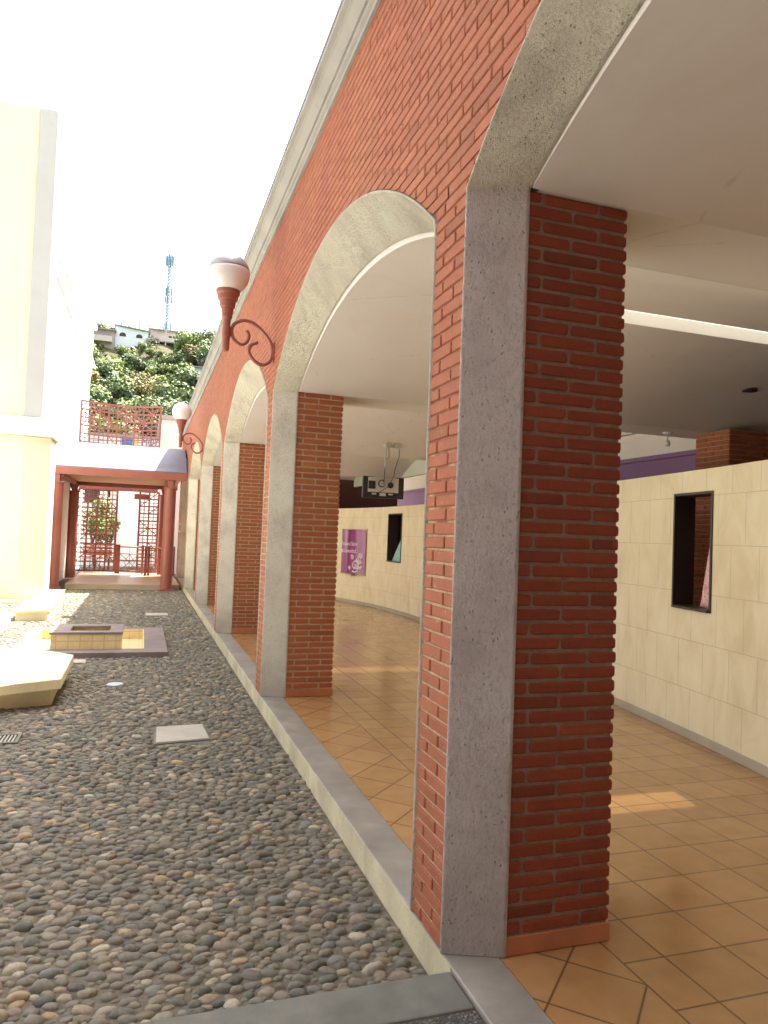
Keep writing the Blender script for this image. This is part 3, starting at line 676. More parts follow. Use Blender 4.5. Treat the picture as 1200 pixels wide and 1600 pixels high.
pal = np.array([(.10,.108,.10),(.135,.135,.125),(.17,.162,.142),(.20,.185,.155),(.235,.205,.16),(.15,.135,.11),(.36,.29,.19),(.34,.32,.27),(.25,.20,.17),(.155,.165,.17)])
pw = np.array([.12,.16,.19,.17,.12,.10,.035,.05,.025,.03]); pw /= pw.sum()
def stones(S_, nseg, prof):
    n = len(S_); nr = len(prof)
    ang = np.linspace(0, 2*np.pi, nseg, endpoint=False)
    lob = 1 + rng.normal(0,.075,(n,1,nseg)) ; ex_ = rng.uniform(2.0,3.0,(n,1,1))
    ca, sa = np.cos(ang), np.sin(ang)
    sq = (np.abs(ca)[None,None,:]**ex_ + np.abs(sa)[None,None,:]**ex_)**(-1/ex_)
    pr = np.array([p[0] for p in prof])[None,:,None]; pz = np.array([p[1] for p in prof])[None,:,None]
    R = S_[:,2][:,None,None]; asp = rng.uniform(.92,1.5,(n,1,1))
    a = R*1.24*pr*sq*lob*np.sqrt(asp/1.15); b = R*.86*pr*sq*lob/np.sqrt(asp/1.15)
    lx = a*ca[None,None,:]; ly = b*sa[None,None,:]
    th = rng.normal(-.12,.30,(n,1,1)); x = lx*np.cos(th)-ly*np.sin(th); y = lx*np.sin(th)+ly*np.cos(th)
    hh = R*rng.uniform(.50,.95,(n,1,1)); tx = rng.normal(0,.10,(n,1,1)); ty = rng.normal(0,.13,(n,1,1))
    z = G-.004 + hh*pz*(1+rng.normal(0,.05,(n,nr,nseg))) + (lx*tx+ly*ty)*(pz>0)
    V = np.stack([x+S_[:,0][:,None,None], y+S_[:,1][:,None,None], z], -1).reshape(n, nr*nseg, 3)
    top = np.stack([S_[:,0], S_[:,1], (G-.004+hh[:,0,0]*1.0)], -1)[:,None,:]
    V = np.concatenate([V, top], 1); per = nr*nseg+1
    F = []
    for i in range(nr-1):
        for k in range(nseg): F.append((i*nseg+k, i*nseg+(k+1)%nseg, (i+1)*nseg+(k+1)%nseg, (i+1)*nseg+k))
    F4 = np.array(F); F3 = np.array([((nr-1)*nseg+k, (nr-1)*nseg+(k+1)%nseg, nr*nseg) for k in range(nseg)])
    return V.reshape(-1,3), (F4[None]+np.arange(n)[:,None,None]*per).reshape(-1,4), (F3[None]+np.arange(n)[:,None,None]*per).reshape(-1,3), per, n
near = st[st[:,1] < 6.5]; far = st[st[:,1] >= 6.5]
Va, A4, A3, pa, na = stones(near, 14, [(1.0,-.3),(1.0,.15),(.92,.48),(.74,.76),(.42,.95)])
Vb, B4, B3, pb, nb = stones(far, 9, [(1.0,-.3),(.97,.3),(.74,.78)])
V = np.concatenate([Va, Vb]); o4 = len(Va)
loops = np.concatenate([A4.ravel(), A3.ravel(), (B4+o4).ravel(), (B3+o4).ravel()])
sizes = np.concatenate([np.full(len(A4),4), np.full(len(A3),3), np.full(len(B4),4), np.full(len(B3),3)])
me = bpy.data.meshes.new('cobbles'); me.vertices.add(len(V)); me.vertices.foreach_set('co', V.ravel())
me.loops.add(len(loops)); me.loops.foreach_set('vertex_index', loops.astype(np.int32)); me.polygons.add(len(sizes))
me.polygons.foreach_set('loop_start', np.concatenate([[0], np.cumsum(sizes)[:-1]]).astype(np.int32))
me.update(calc_edges=True); me.validate(); me.polygons.foreach_set('use_smooth', np.ones(len(me.polygons), bool))
cols = pal[rng.choice(len(pal), na+nb, p=pw)]*rng.uniform(.8,1.3,(na+nb,1)); cols = np.clip(cols*1.12*np.array([1.04,1.0,.88])+.006,0,1)
vc = np.concatenate([np.repeat(cols[:na], pa, 0), np.repeat(cols[na:], pb, 0)]); vc = np.concatenate([vc, np.ones((len(vc),1))], 1)
ca_ = me.attributes.new('stone_col', 'FLOAT_COLOR', 'POINT'); ca_.data.foreach_set('color', vc.ravel().astype(np.float32))
me.materials.append(M['cobble']); o = bpy.data.objects.new('cobbles', me); COL.objects.link(o); o['kind'] = 'stuff'; o['label'] = 'grey river cobbles set in mortar across the courtyard'
# ------------------------------------------------------------------ covers, grate
def slab(poly, label, name='manhole_cover', mat='cover', cat='cover'):
    t = thing(name, (poly[0][0], poly[0][1], G), label, cat)
    c = Vector((sum(p[0] for p in poly)/len(poly), sum(p[1] for p in poly)/len(poly)))
    m = MB(); m.prism(poly, G-.03, G+.009); m.build('frame', M['kerb'], t)
    inn = [tuple(c + (Vector(p)-c)*.93) for p in poly]; m = MB(); m.prism(inn, G-.02, G+.017); m.build('plate', M[mat], t, bevel=.004)
slab([(-1.004,6.219),(-.545,6.285),(-.568,6.789),(-.986,6.752)], 'large rectangular cement manhole cover in the cobbles')
slab([(-1.04,15.30),(-.585,15.34),(-.58,15.82),(-1.045,15.80)], 'small pale slab in the cobbles nearer the canopy')
slab([(-1.94,10.02),(-1.77,10.03),(-1.78,10.28),(-1.95,10.29)], 'small pale slab in the cobbles beside the yellow bench')
m = MB(); m.lathe((-1.375,8.58,G), [(.09,-.02),(.09,.026),(.075,.034),(.01,.038)], 24); k_ = N('pale_blue_lid'); M['lid'] = k_.out((.42,.52,.54), .35); o = m.build('inspection_cap', M['lid']); o['label'] = 'small round pale blue drain lid in the cobbles'; o['category'] = 'drain lid'
t = thing('drain_grate', (-2.24,6.56,G), 'dark slotted drain grate at the left edge of the cobbles', 'drain')
m = MB(); m.box(-2.46,-2.03,6.43,6.70,G-.05,G+.002); m.build('pit', M['dark'], t)
m = MB()
for y in (6.43,6.675): m.box(-2.46,-2.03,y,y+.025,G+.003,G+.02)
for x in (-2.46,-2.055): m.box(x,x+.025,6.455,6.675,G+.003,G+.02)
m.build('frame', M['kerb'], t)
m = MB()
for i in range(14): m.box(-2.43+i*.027,-2.418+i*.027,6.455,6.675,G+.003,G+.016)
m.build('bars', M['steel'], t)
# ------------------------------------------------------------------ benches and fountain
def planter(poly, base, zt, th, label, hole=None):
    t = thing('masonry_bench', (poly[0][0]-.6, poly[0][1]+.6, G), label, 'bench', 'yellow masonry benches in the courtyard')
    m = MB(); m.prism(base, G-.03, zt-th-.002); b = m.build('bench_base', M['bench'], t, bevel=.008)
    m = MB(); m.prism(poly, zt-th, zt); m.build('seat_slab', M['bench'], t, bevel=.01)
    if hole:
        m = MB(); m.lathe((0,0,0), [(.018,-.004),(.018,.004)], 16); m.v = [(hole[0]+x, hole[1]+z, hole[2]+y) for x,y,z in m.v]; m.build('weep_hole', M['black'], b)
planter([(-2.34,7.40),(-1.84,7.66),(-1.845,9.06),(-2.28,9.5),(-3.3,9.6),(-3.8,9.2),(-3.8,7.75),(-3.3,7.36)], [(-2.38,7.64),(-1.93,7.79),(-1.95,8.96),(-2.33,9.36),(-3.26,9.45),(-3.68,9.1),(-3.68,7.85),(-3.26,7.60)], .125, .10,
        'low pale yellow masonry bench with chamfered slab at the left edge', (-2.22,7.685,.0))
planter([(-2.70,14.50),(-2.70,16.8),(-3.28,16.9),(-3.28,14.42)], [(-2.73,14.56),(-2.73,16.74),(-3.25,16.84),(-3.25,14.48)], .06, .06, 'farther low yellow block bench in the sun before the church')
ft = thing('fountain', (-1.76, 11.7, G), 'low rectangular fountain with grey cement rims and yellow tiled basins', 'fountain')
xa, xb, ya, yb, zt = -2.76, -.765, 10.42, 13.0, -.075
m = MB()
m.box(xa,xb,ya,10.745,G-.05,zt); m.box(xa,xb,12.86,yb,G-.05,zt); m.box(-1.07,xb,10.745,12.86,G-.05,zt); m.box(xa,-2.62,10.745,12.86,G-.05,zt)
m.build('rim', M['slab'], ft)
m = MB(); m.box(-2.62,-1.07,10.745,12.86,-.30,-.235)                     # basin floor and linings
m.box(-2.62,-1.07,12.845,12.86,-.235,-.08); m.box(-1.085,-1.07,10.745,12.845,-.235,-.08); m.box(-2.62,-2.605,10.745,12.845,-.235,-.08); m.box(-2.605,-1.085,10.745,10.76,-.235,-.08)
m.build('basin', M['btile'], ft)
m = MB(); bx0,bx1,by0,by1,bz = -2.27,-1.375,10.73,11.62,.125
m.box(bx0,bx1,by0,by0+.1,-.235,bz); m.box(bx0,bx1,by1-.1,by1,-.235,bz); m.box(bx0,bx0+.1,by0+.1,by1-.1,-.235,bz); m.box(bx1-.1,bx1,by0+.1,by1-.1,-.235,bz); m.box(bx0+.1,bx1-.1,by0+.1,by1-.1,-.235,.02)
m.build('raised_tank', M['btile'], ft)
m = MB(); e = .015; x0,x1,y0,y1 = bx0-e,bx1+e,by0-e,by1+e; hx0,hx1,hy0,hy1 = bx0+.22,bx1-.16,by0+.17,by1-.22
m.box(x0,x1,y0,hy0,bz+.001,bz+.03); m.box(x0,x1,hy1,y1,bz+.001,bz+.03); m.box(x0,hx0,hy0,hy1,bz+.001,bz+.03); m.box(hx1,x1,hy0,hy1,bz+.001,bz+.03)
m.build('tank_cap', M['slab'], ft)
# ------------------------------------------------------------------ canopy
CY0, CY1, CX0, CX1 = 21.5, 26.9, -3.62, -.05
cp = thing('canopy', (-1.85, 24.2, G), 'curved metal roofed canopy on four round red columns before the gate', 'canopy')
def canz(y): return 3.17 + .93*math.sin(math.pi*min(1,max(0,(y-CY0)/(CY1-CY0))))**.75
m = MB(); n = 26
pts = [(CY0-.12+(CY1-CY0+.24)*i/n) for i in range(n+1)]
vs = []
for y in pts: z = canz(y); vs += [(CX0,y,z),(CX1,y,z),(CX1,y,z+.03),(CX0,y,z+.03)]
fs = [(i*4+j, (i+1)*4+j, (i+1)*4+(j+1)%4, i*4+(j+1)%4) for i in range(n) for j in range(4)] + [(0,1,2,3), tuple(n*4+j for j in (3,2,1,0))]
m.add(vs, fs); m.build('roof_sheet', M['roofmetal'], cp)
m = MB(); m.box(CX0-.01,CX1,CY0-.14,CY0-.04,2.97,3.17); m.build('fascia_beam', M['redmetal'], cp, bevel=.006)
m = MB(); m.box(CX0-.01,CX1,CY1+.04,CY1+.14,2.97,3.17); m.build('fascia_beam', M['redmetal'], cp, bevel=.006)
m = MB()
for i in range(12): y = CY0+.02+i*.448; m.box(CX0+.1,CX1-.06,y,y+.436,3.10,3.13)
m.build('soffit_boards', M['beige_wood'], cp)
for x in (-3.41,-.47):
    m = MB(); m.box(x-.06,x+.06,CY0-.035,CY1+.035,2.97,3.095); m.build('side_beam', M['redmetal'], cp, bevel=.004)
    for y in (21.55, 26.75):
        m = MB(); m.lathe((x,y,G+.06), [(.162,0),(.162,2.83)], 28); c = m.build('column', M['redmetal'], cp, smooth=False)
        m = MB(); m.box(x-.20,x+.20,y-.18,y+.18,G-.02,G+.058); m.build('base_plate', M['redmetal'], c, bevel=.006)
        m = MB(); m.box(x-.19,x+.19,y-.17,y+.17,G+2.892,G+2.92)
        for s in (-1,1): m.add([(x-.09,y+s*.02,G+2.922),(x+.09,y+s*.02,G+2.922),(x+.14,y+s*.02,3.0),(x-.14,y+s*.02,3.0),(x-.09,y+s*.035,G+2.922),(x+.09,y+s*.035,G+2.922),(x+.14,y+s*.035,3.0),(x-.14,y+s*.035,3.0)], [(0,1,2,3),(4,7,6,5),(0,3,7,4),(1,5,6,2),(0,4,5,1)])
        m.box(x-.07,x+.07,y-.16,y+.16,G+2.922,2.968)
        m.build('bracket', M['redmetal'], c)
m = MB(); m.box(-3.12,-.09,21.85,27.6,G-.03,-.012); pf = m.build('entrance_platform', M['platside'], bevel=.006); pf['label'] = 'low tiled platform step under the red canopy'; pf['category'] = 'platform'
m = MB(); m.box(-3.115,-.095,21.855,27.595,-.012,.0); m.build('tile_top', M['platform'], pf)
# ------------------------------------------------------------------ lattice screen
def lattice(name, x0, x1, z0, z1, y0, bow, label, cell=.31, parent_group=None, density=.4):
    t = thing(name, ((x0+x1)/2, y0, z0), label, 'lattice')
    def P(x, z): u = (x-x0)/(x1-x0); return (x, y0 + bow*math.sin(math.pi*u), z + 0*u)
    nx = max(1, round((x1-x0)/cell)); nz = max(1, round((z1-z0)/cell)); dx, dz = (x1-x0)/nx, (z1-z0)/nz
    m = MB()
    m.bar(P(x0,z0),P(x0,z1),.07); m.bar(P(x1,z0),P(x1,z1),.07)
    for i in range(nx): m.bar(P(x0+i*dx,z0),P(x0+(i+1)*dx,z0),.06); m.bar(P(x0+i*dx,z1),P(x0+(i+1)*dx,z1),.06)
    m.build('frame', M['redlattice'], t)
    m = MB()
    for i in range(1,nx): m.bar(P(x0+i*dx,z0),P(x0+i*dx,z1),.055)
    for j in range(1,nz):
        for i in range(nx): m.bar(P(x0+i*dx,z0+j*dz),P(x0+(i+1)*dx,z0+j*dz),.05)
    for i in range(nx):
        for j in range(nz):
            a, b, c, d = P(x0+i*dx,z0+j*dz), P(x0+(i+1)*dx,z0+j*dz), P(x0+(i+1)*dx,z0+(j+1)*dz), P(x0+i*dx,z0+(j+1)*dz)
            mid = lambda p, q: tuple((p[k]+q[k])/2 for k in range(3))
            r = random.random()
            m.bar(mid(a,b), mid(d,c), .026); m.bar(mid(a,d), mid(b,c), .026)
            if r < density: m.bar(a, c, .026) if (i+j) % 2 else m.bar(b, d, .026)
    m.build('lattice_bars', M['redlattice'], t)
    return t
lattice('lattice_screen', -3.43, -.72, 3.15, 6.05, 28.0, .55, 'curved red steel lattice screen rising above the canopy roof', .30, None, .6)
lattice('lattice_gate', -3.38, -2.08, .02, 2.9, 28.0, .15, 'left red lattice gate panel behind the canopy')
lattice('lattice_gate', -1.30, -.66, .02, 2.9, 27.7, .06, 'right red lattice gate panel behind the canopy', .27)
m = MB(); m.bar((-3.38,28.05,2.98),(-.7,28.05,2.98),.12,.16); m.bar((-1.5,27.9,2.72),(-1.0,27.9,2.72),.1,.2); o = m.build('gate_header', M['redlattice']); o['label'] = 'red steel header beam over the gate opening'; o['category'] = 'beam'
def railing(x0, x1, y, label, posts):
    t = thing('railing', ((x0+x1)/2,y,0), label, 'railing'); m = MB()
    
    for zr, rr in ((.92,.024),(.68,.016),(.10,.016)): m = MB(); m.tube([(x0,y,zr),(x1,y,zr)], rr, 8); m.build('rail', M['redlattice'], t, smooth=True)
    for p in posts: m = MB(); m.box(p-.04,p+.04,y-.04,y+.04,0,1.0); m.build('post', M['redlattice'], t, bevel=.006)
    m = MB(); c = (x0+x1)/2; h = (x1-x0)/2*.8
    m.bar((c-h*.9,y,.10),(c+h*.9,y,.68),.018); m.bar((c-h*.9,y,.68),(c+h*.9,y,.10),.018); m.bar((c,y,.10),(c,y,.92),.016)
    m.bar((c-h*.5,y,.39),(c,y,.68),.016); m.bar((c,y,.68),(c+h*.5,y,.39),.016); m.bar((c-h*.5,y,.39),(c,y,.10),.016); m.bar((c+h*.5,y,.39),(c,y,.10),.016)
    m.build('crossed_bars', M['redlattice'], t)
railing(-1.98,-1.12,26.9,'short red railing with crossed bars in the gate opening',(-1.98,-1.9,-1.12))
railing(-1.02,-.10,26.0,'red railing with crossed bars behind the right canopy column',(-1.02,-.92,-.12))
# white notice box on the far stone jamb
t = thing('notice_box', (-.03,24.6,1.5), 'small white wall box on the far end of the arcade', 'box')
m = MB(); m.box(-.10,.0,24.1-.0,24.12+.0,1.50,1.80); m.v = [(x-.0, y, z) for x,y,z in m.v]
m.build('case', M['whitebox'], t, bevel=.006); m = MB(); m.box(-.08,-.02,24.092,24.099,1.56,1.74); m.build('lid', M['tvgrey'], t)
# ------------------------------------------------------------------ church on the left
ch = thing('church', (-6, 22, G), 'tall pale yellow and white church building on the left with mouldings and urns', 'church')
m = MB(); m.box(-9,-3.80,18.02,19.2,3.98,11.0); m.box(-9,-3.78,18.0,19.2,G,3.55); m.build('tower_wall', M['yellow'], ch)
m = MB(); m.box(-3.797,-3.42,17.96,19.2,3.98,11.0); m.build('corner_pilaster', M['pilaster'], ch, bevel=.01)
m = MB(); m.prism([(-3.778,17.97),(-3.23,18.15),(-3.23,19.2),(-3.778,19.2)], G, 3.55); m.build('lower_pilaster', M['yellow'], ch, bevel=.01)
m = MB(); m.box(-9,-3.16,17.84,19.3,3.56,3.68); m.box(-9,-3.22,17.88,19.28,3.683,3.86); m.box(-9,-3.30,17.92,19.26,3.863,3.976); m.build('moulding', M['white_church'], ch, bevel=.012)
m = MB(); m.prism([(-9,17.3),(-3.4,17.5),(-3.0,18.1),(-2.98,20.8),(-9,20.8)], G-.02, G+.07); m.build('base_step', M['bench'], ch, bevel=.01)
m = MB(); m.box(-9,-3.55,19.205,33,G,7.9); m.box(-9,-3.5,24,33,7.903,8.6); m.box(-9,-3.5,28.5,33,8.603,10.0); m.build('nave_wall', M['white_church'], ch)
m = MB(); m.box(-9,-3.42,19.21,28,7.93,8.06); m.box(-9,-3.38,23.9,33.1,8.25,8.38); m.box(-9,-3.38,28.4,33.1,9.86,10.03); m.build('nave_cornice', M['white_church'], ch, bevel=.02)
for (x,y,z,s) in ((-3.75,21.0,8.061,1.0),(-3.75,24.6,8.601,.8)):
    m = MB(); m.lathe((x,y,z), [(.16*s,0),(.16*s,.1*s),(.07*s,.16*s),(.07*s,.24*s),(.2*s,.45*s),(.23*s,.6*s),(.17*s,.78*s),(.08*s,.86*s),(.1*s,.92*s),(.05*s,1.05*s),(.01*s,1.15*s)], 20); m.build('urn', M['cornice'], ch, smooth=True)
m = MB(); m.box(-9,-3.3,12.9,14.35,G-.02,.02); o = m.build('church_terrace', M['white_church'], bevel=.01); o['label'] = 'low white sunlit terrace edge at the left beyond the bench'; o['category'] = 'terrace'
m = MB(); m.box(-3.46,-3.44,24.3,24.42,3.2,5.9); m.build('rain_pipe', M['cornice'], ch)
t = thing('rear_shade_block', (-1,-6,G), 'unseen dark block added behind the viewer to shade the near pier and floor', 'building')  # unseen mass added behind the camera to darken the near end
m = MB(); m.box(-12,9,-8,-2.75,-.3,11); m.build('wall', M['maroon'], t)
m = MB(); m.box(-12.1,9.1,-8.1,-2.65,11.003,11.3); m.build('cornice', M['cornice'], t)
# ------------------------------------------------------------------ street beyond the gate
m = MB(); m.box(-60,60,28.4,75,-.259,G-.02); m.build('street', M['asphalt'], kind='structure')
def building(name, x0, x1, y0, y1, h, mat, label, wins=(), z0=-.3, wm='dark', cat='building', roof=True):
    t = thing(name, ((x0+x1)/2,(y0+y1)/2,z0), label, cat); m = MB(); m.box(x0,x1,y0,y1,z0,z0+h); m.build('wall', M[mat], t)
    if roof: m = MB(); m.box(x0-.12,x1+.12,y0-.12,y1+.12,z0+h+.002,z0+h+.16); m.build('roof_slab', M['cornice'], t)
    for (a,b,c,d) in wins:
        m = MB(); m.box(a-.06,b+.06,y0-.05,y0-.002,c-.06,d+.06); f = m.build('window', M['white_church'] if wm == 'dark' else M['cornice'], t)
        m = MB(); m.box(a,b,y0-.06,y0-.051,c,d); m.build('pane', M['dark'], f)
    return t
building('side_building', -.62, 6, 30, 36, 6.2, 'pale_pink', 'pale pink flat roofed building end beyond the arcade')
t = building('street_building', -2.9, 1.2, 42, 50, 4.9, 'white_church', 'white street building with a wide white roller shutter', [(-1.15,-.75,3.6,4.1)])
m = MB()
for i in range(4): m.box(-2.45,-1.2,41.9,41.96,-.15+i*.87,-.15+i*.87+.85)
m.build('shutter', M['whitebox'], t)
m = MB(); m.box(-2.9,-2.2,41.95,41.998,3.55,4.55); k_ = N('yellow_panel'); M['ypanel'] = k_.out((.75,.62,.12), .6); m.build('yellow_panel', M['ypanel'], t)
building('street_house', -7.4, -3.0, 40, 47, 3.9, 'pale_pink', 'pink street house with dark balcony seen through the left gate panel', [(-4.3,-3.3,2.8,3.5)])
t = building('motel', -7, 2.5, 60, 70, 8.9, 'white_church', 'white motel with blue lettering beyond the lattice screen', [(-5.2,-4.4,6.9,7.7),(-3.6,-3.0,6.9,7.7)])
k_ = N('blue_lettering'); M['blue'] = k_.out((.03,.16,.50), .5)
vs, fs = textpts('MOTEL', .75); m = MB(); m.add([(-1.62+x*.8, 59.93, 8.05-.0+y) for x,y,_ in vs], fs); m.build('lettering', M['blue'], t)
m = MB(); m.box(-3.0,-2.2,59.9,59.97,7.9,8.7); m.build('blue_panel', M['blue'], t)
m = MB(); m.box(-2.2,-1.8,59.9,59.97,7.7,8.9); m.build('yellow_panel', M['ypanel'], t)
# ------------------------------------------------------------------ vegetation
def crown(n, R, flat=1., leaf=.2, seed=0, clumps=9):
    r = random.Random(seed); m = MB(); cl = []
    for i in range(clumps):
        a = r.uniform(0,6.283); d = r.uniform(.15,.75)*R; cl.append((d*math.cos(a), d*math.sin(a), r.uniform(-.4,.7)*R*flat, r.uniform(.32,.6)*R))
    for i in range(n):
        cx, cy, cz, cr = cl[r.randrange(clumps)]
        while True:
            v = Vector((r.gauss(0,1),r.gauss(0,1),r.gauss(0,1)))
            if v.length > .1: break
        v.normalize(); rad = cr*(r.random()**.35); c = Vector((cx,cy,cz)) + v*rad
        nrm = (v + Vector((r.uniform(-.7,.7),r.uniform(-.7,.7),r.uniform(-.2,.9)))).normalized()
        u = nrm.orthogonal().normalized(); w = nrm.cross(u); an = r.uniform(0,6.28); u, w = u*math.cos(an)+w*math.sin(an), w*math.cos(an)-u*math.sin(an)
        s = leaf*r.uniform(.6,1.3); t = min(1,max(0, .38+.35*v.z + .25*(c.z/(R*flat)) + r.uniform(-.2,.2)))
        m.add([c-u*s, c-w*s*.6, c+u*s, c+w*s*.6], [(0,1,2,3)], t)
    return m
def trunk(h, r0, R, seed=0):
    r = random.Random(seed); m = MB(); p = [(0,0,-h)]; x = y = 0
    for i in range(1,5): x += r.uniform(-.08,.08)*h; y += r.uniform(-.08,.08)*h; p.append((x,y,-h+h*i/4*1.05))
    m.tube(p, [r0,r0*.85,r0*.7,r0*.55,r0*.4], 8)
    for i in range(6):
        a = r.uniform(0,6.28); b = Vector(p[2+i%3]); e = b + Vector((math.cos(a)*R*.6, math.sin(a)*R*.6, R*r.uniform(.2,.7))); m.tube([b,(b+e)/2+Vector((0,0,.1*R)),e], [r0*.4,r0*.28,r0*.1], 6)
    return m
def hz(x, y):      # hill terrain
    t = max(0, min(1, (y-82)/86)); s = t*t*(3-2*t)
    base = .25 + 42.0*(.55*t+.45*s)
    if y > 168: base -= (y-168)*.06
    if y > 120: base -= 3.6*math.exp(-((x+1)/9)**2)*math.exp(-((y-143)/12)**2)
    side = 1 - .10*max(0,(x-12)/40) ; return base*side + 1.4*math.sin(x*.21+y*.13)*t + .8*math.sin(x*.5-y*.31)*t
m = MB(); nx, ny = 90, 60; vs = [(-90+180*i/nx, 80+130*j/ny, hz(-90+180*i/nx, 80+130*j/ny)-.3*(j==0)) for j in range(ny+1) for i in range(nx+1)]
m.add(vs, [(j*(nx+1)+i, j*(nx+1)+i+1, (j+1)*(nx+1)+i+1, (j+1)*(nx+1)+i) for j in range(ny) for i in range(nx)])
m.build('hillside', M['earth'], kind='structure', smooth=True)
kinds = [('bushy_tree','leaf_dark',2.8,.85,'dark green bushy tree on the hillside'),('leafy_tree','leaf_mid',2.5,.8,'bright green leafy tree on the hillside'),('dry_tree','leaf_dry',3.0,.7,'dry yellowish tree on the hillside'),('spreading_tree','leaf_dark',3.4,.7,'broad dark spreading tree on the hillside'),('round_tree','leaf_mid',1.9,.95,'small round green tree on the hillside')]
protos = []
for i, (nm, lf, R, fl, lab) in enumerate(kinds):
    t = thing(nm, (0,0,0), lab, 'tree', 'trees on the hillside')
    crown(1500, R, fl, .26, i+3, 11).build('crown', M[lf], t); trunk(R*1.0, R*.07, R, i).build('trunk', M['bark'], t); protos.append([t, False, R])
rt = random.Random(5)
def put_tree(i, x, y, s, z=None):
    t, used, R = protos[i]; zz = hz(x,y) + R*.75*s if z is None else z
    if not used:
        protos[i][1] = True; t.location = (x,y,zz); t.scale = (s,s,s); t.rotation_euler = (0,0,rt.uniform(0,6)); return t
    return dup(t, (x,y,zz), rz=rt.uniform(0,6.28), sc=(s,s,s*rt.uniform(.85,1.15)))
spots = []
for j in range(20):
    y = 86 + j*4.3
    for i in range(16):
        x = -31*(y/170)-2 + i*4.0*(y/150) + rt.uniform(-2,2); yy_ = y+rt.uniform(-2.5,2.5)
        if x > 24*(y/170)+3: continue
        if rt.random() < .14: continue
        spots.append((x,yy_))
hs = [(-14.5,-8,156,168),(-9,-1.5,158,170),(-3,5,158,170)]
def clear(x, y): return not any(a-2 < x*170/y < b+1 and y > 146 for a,b,c,d in hs) 
for x, y in spots:
    i = rt.choices(range(5), (3,3,2.2,2.2,2.5))[0]
    if not clear(x,y):
        if y > 149: continue
        i = 4
    if -9.5*y/170 < x < 6*y/170 and 128 < y <= 149: i = rt.choice((4,4,1)); put_tree(i, x, y, rt.uniform(.6,.95)); continue
    put_tree(i, x, y, rt.uniform(.85,1.3))
for x, y, i, s in ((10.3,167,3,1.0),(13,170,0,1.0),(6.5,160,2,.9),(8.5,164,1,.8),(17,168,3,1.1),(-17.5,172,0,.9),(-11,176,1,.9),(-13.5,178,3,.9),(3.6,180,0,.7),(-5,182,0,.6),(21,166,2,1.)): put_tree(i, x, y, s)
for x, y in [(-8.5,151),(-6.6,153),(-4.6,152),(-2.8,154),(-1.2,152),(.6,153),(2.6,152),(4.4,154),(-7.4,146),(-5.2,147),(-3.2,145),(-1.4,147),(.6,146),(2.4,147),(4.2,146),(-6.2,140),(-3.8,139),(-1.6,141),(.8,139),(3.0,140),(-5.0,134),(-2.4,133),(.2,134),(2.4,133),(-7.6,135)]:
    put_tree(rt.choice((0,1,2,4,4) if y < 149 else (4,1)), x*.93+rt.uniform(-.5,.5), y, rt.uniform(.62,.95) if y < 149 else rt.uniform(.42,.6))
# undergrowth nobody could count
m = MB(); r = random.Random(9)
for i in range(34000):
    y = 82 + 90*r.random()**.9; x = r.uniform(-32,24)*(y/165)-1; z = hz(x,y); s = r.uniform(.12,.42)
    cl = math.sin(x*.9)*math.sin(y*.55+x*.3)
    if cl < -.25: continue
    hgt = r.uniform(0,1.1)*(.6+cl); c = Vector((x,y,z+hgt)); n_ = Vector((r.uniform(-1,1),r.uniform(-1,.2),r.uniform(0,1))).normalized(); u = n_.orthogonal().normalized(); w = n_.cross(u)
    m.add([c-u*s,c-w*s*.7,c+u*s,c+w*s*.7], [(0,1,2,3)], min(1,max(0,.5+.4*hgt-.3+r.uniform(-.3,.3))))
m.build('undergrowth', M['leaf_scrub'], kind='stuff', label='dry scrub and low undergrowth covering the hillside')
# hillside houses
def hz0(x, y): return hz(x, y)
Z = lambda zz, y: zz
k_ = N('pale_blue_render'); M['bluewall'] = plain('pale_blue_render', (.74,.82,.90), .8, .05); M['greywall'] = plain('grey_block_wall', (.36,.33,.32), .9, .15, 1); M['cream_wall'] = plain('lilac_cream_wall', (.62,.56,.54), .85, .08, 1)
hb = thing('hill_house', (-5.6,160,40), 'long pale blue house with two arched windows on the hilltop', 'house')
yb0 = 158; q = yb0/170
m = MB(); m.add([(-8.9*q,yb0,38.0),(-2.0*q,yb0,38.0),(-2.0*q,yb0,42.0),(-8.9*q,yb0,42.6),(-8.9*q,yb0+6,38),(-2*q,yb0+6,38),(-2*q,yb0+6,42.0),(-8.9*q,yb0+6,42.6)], [(0,1,2,3),(4,7,6,5),(0,3,7,4),(1,5,6,2),(3,2,6,7)]); m.build('wall', M['bluewall'], hb)
m = MB(); m.obox((-5.45*q,yb0+2.9,42.45),(3.7*q,0,-.33),(0,3.3,0),(0,0,.09)); m.build('roof', M['greywall'], hb)
for xw in (-7.35*q,-3.9*q):
    f = MB(); pts2 = [(xw-.62,yb0-.03,40.55),(xw+.62,yb0-.03,40.55)] + [(xw+.62*math.cos(a),yb0-.03,40.85+.5*math.sin(a)) for a in [math.pi*i/8 for i in range(9)]]
    f.add(pts2, [tuple(range(len(pts2)))]); f.build('arched_window', M['dark'], hb)
def hhouse(name, x0, x1, y, z0, z1, mat, label, wins, extra=None):
    t = thing(name, ((x0+x1)/2,y+2.5,z0), label, 'house'); m = MB(); m.box(x0,x1,y,y+5,z0,z1); m.build('wall', M[mat], t)
    m = MB(); m.box(x0-.3,x1+.3,y-.6,y+5.3,z1+.003,z1+.2); m.build('roof_slab', M['greywall'], t)
    for a,b,c,d in wins: m = MB(); m.box(a,b,y-.03,y-.002,c,d); m.build('window', M['dark'], t)
    return t
t = hhouse('hill_house', -1.6*q, 3.8*q, yb0+1, 37.3, 42.9, 'cream_wall', 'two storey lilac grey house with a balcony below the mast', [(.15,1.05,38.1,39.7),(2.4,3.4,38.0,39.4),(2.2,2.8,41.0,42.0),(3.0,3.4,41.0,42.0)])
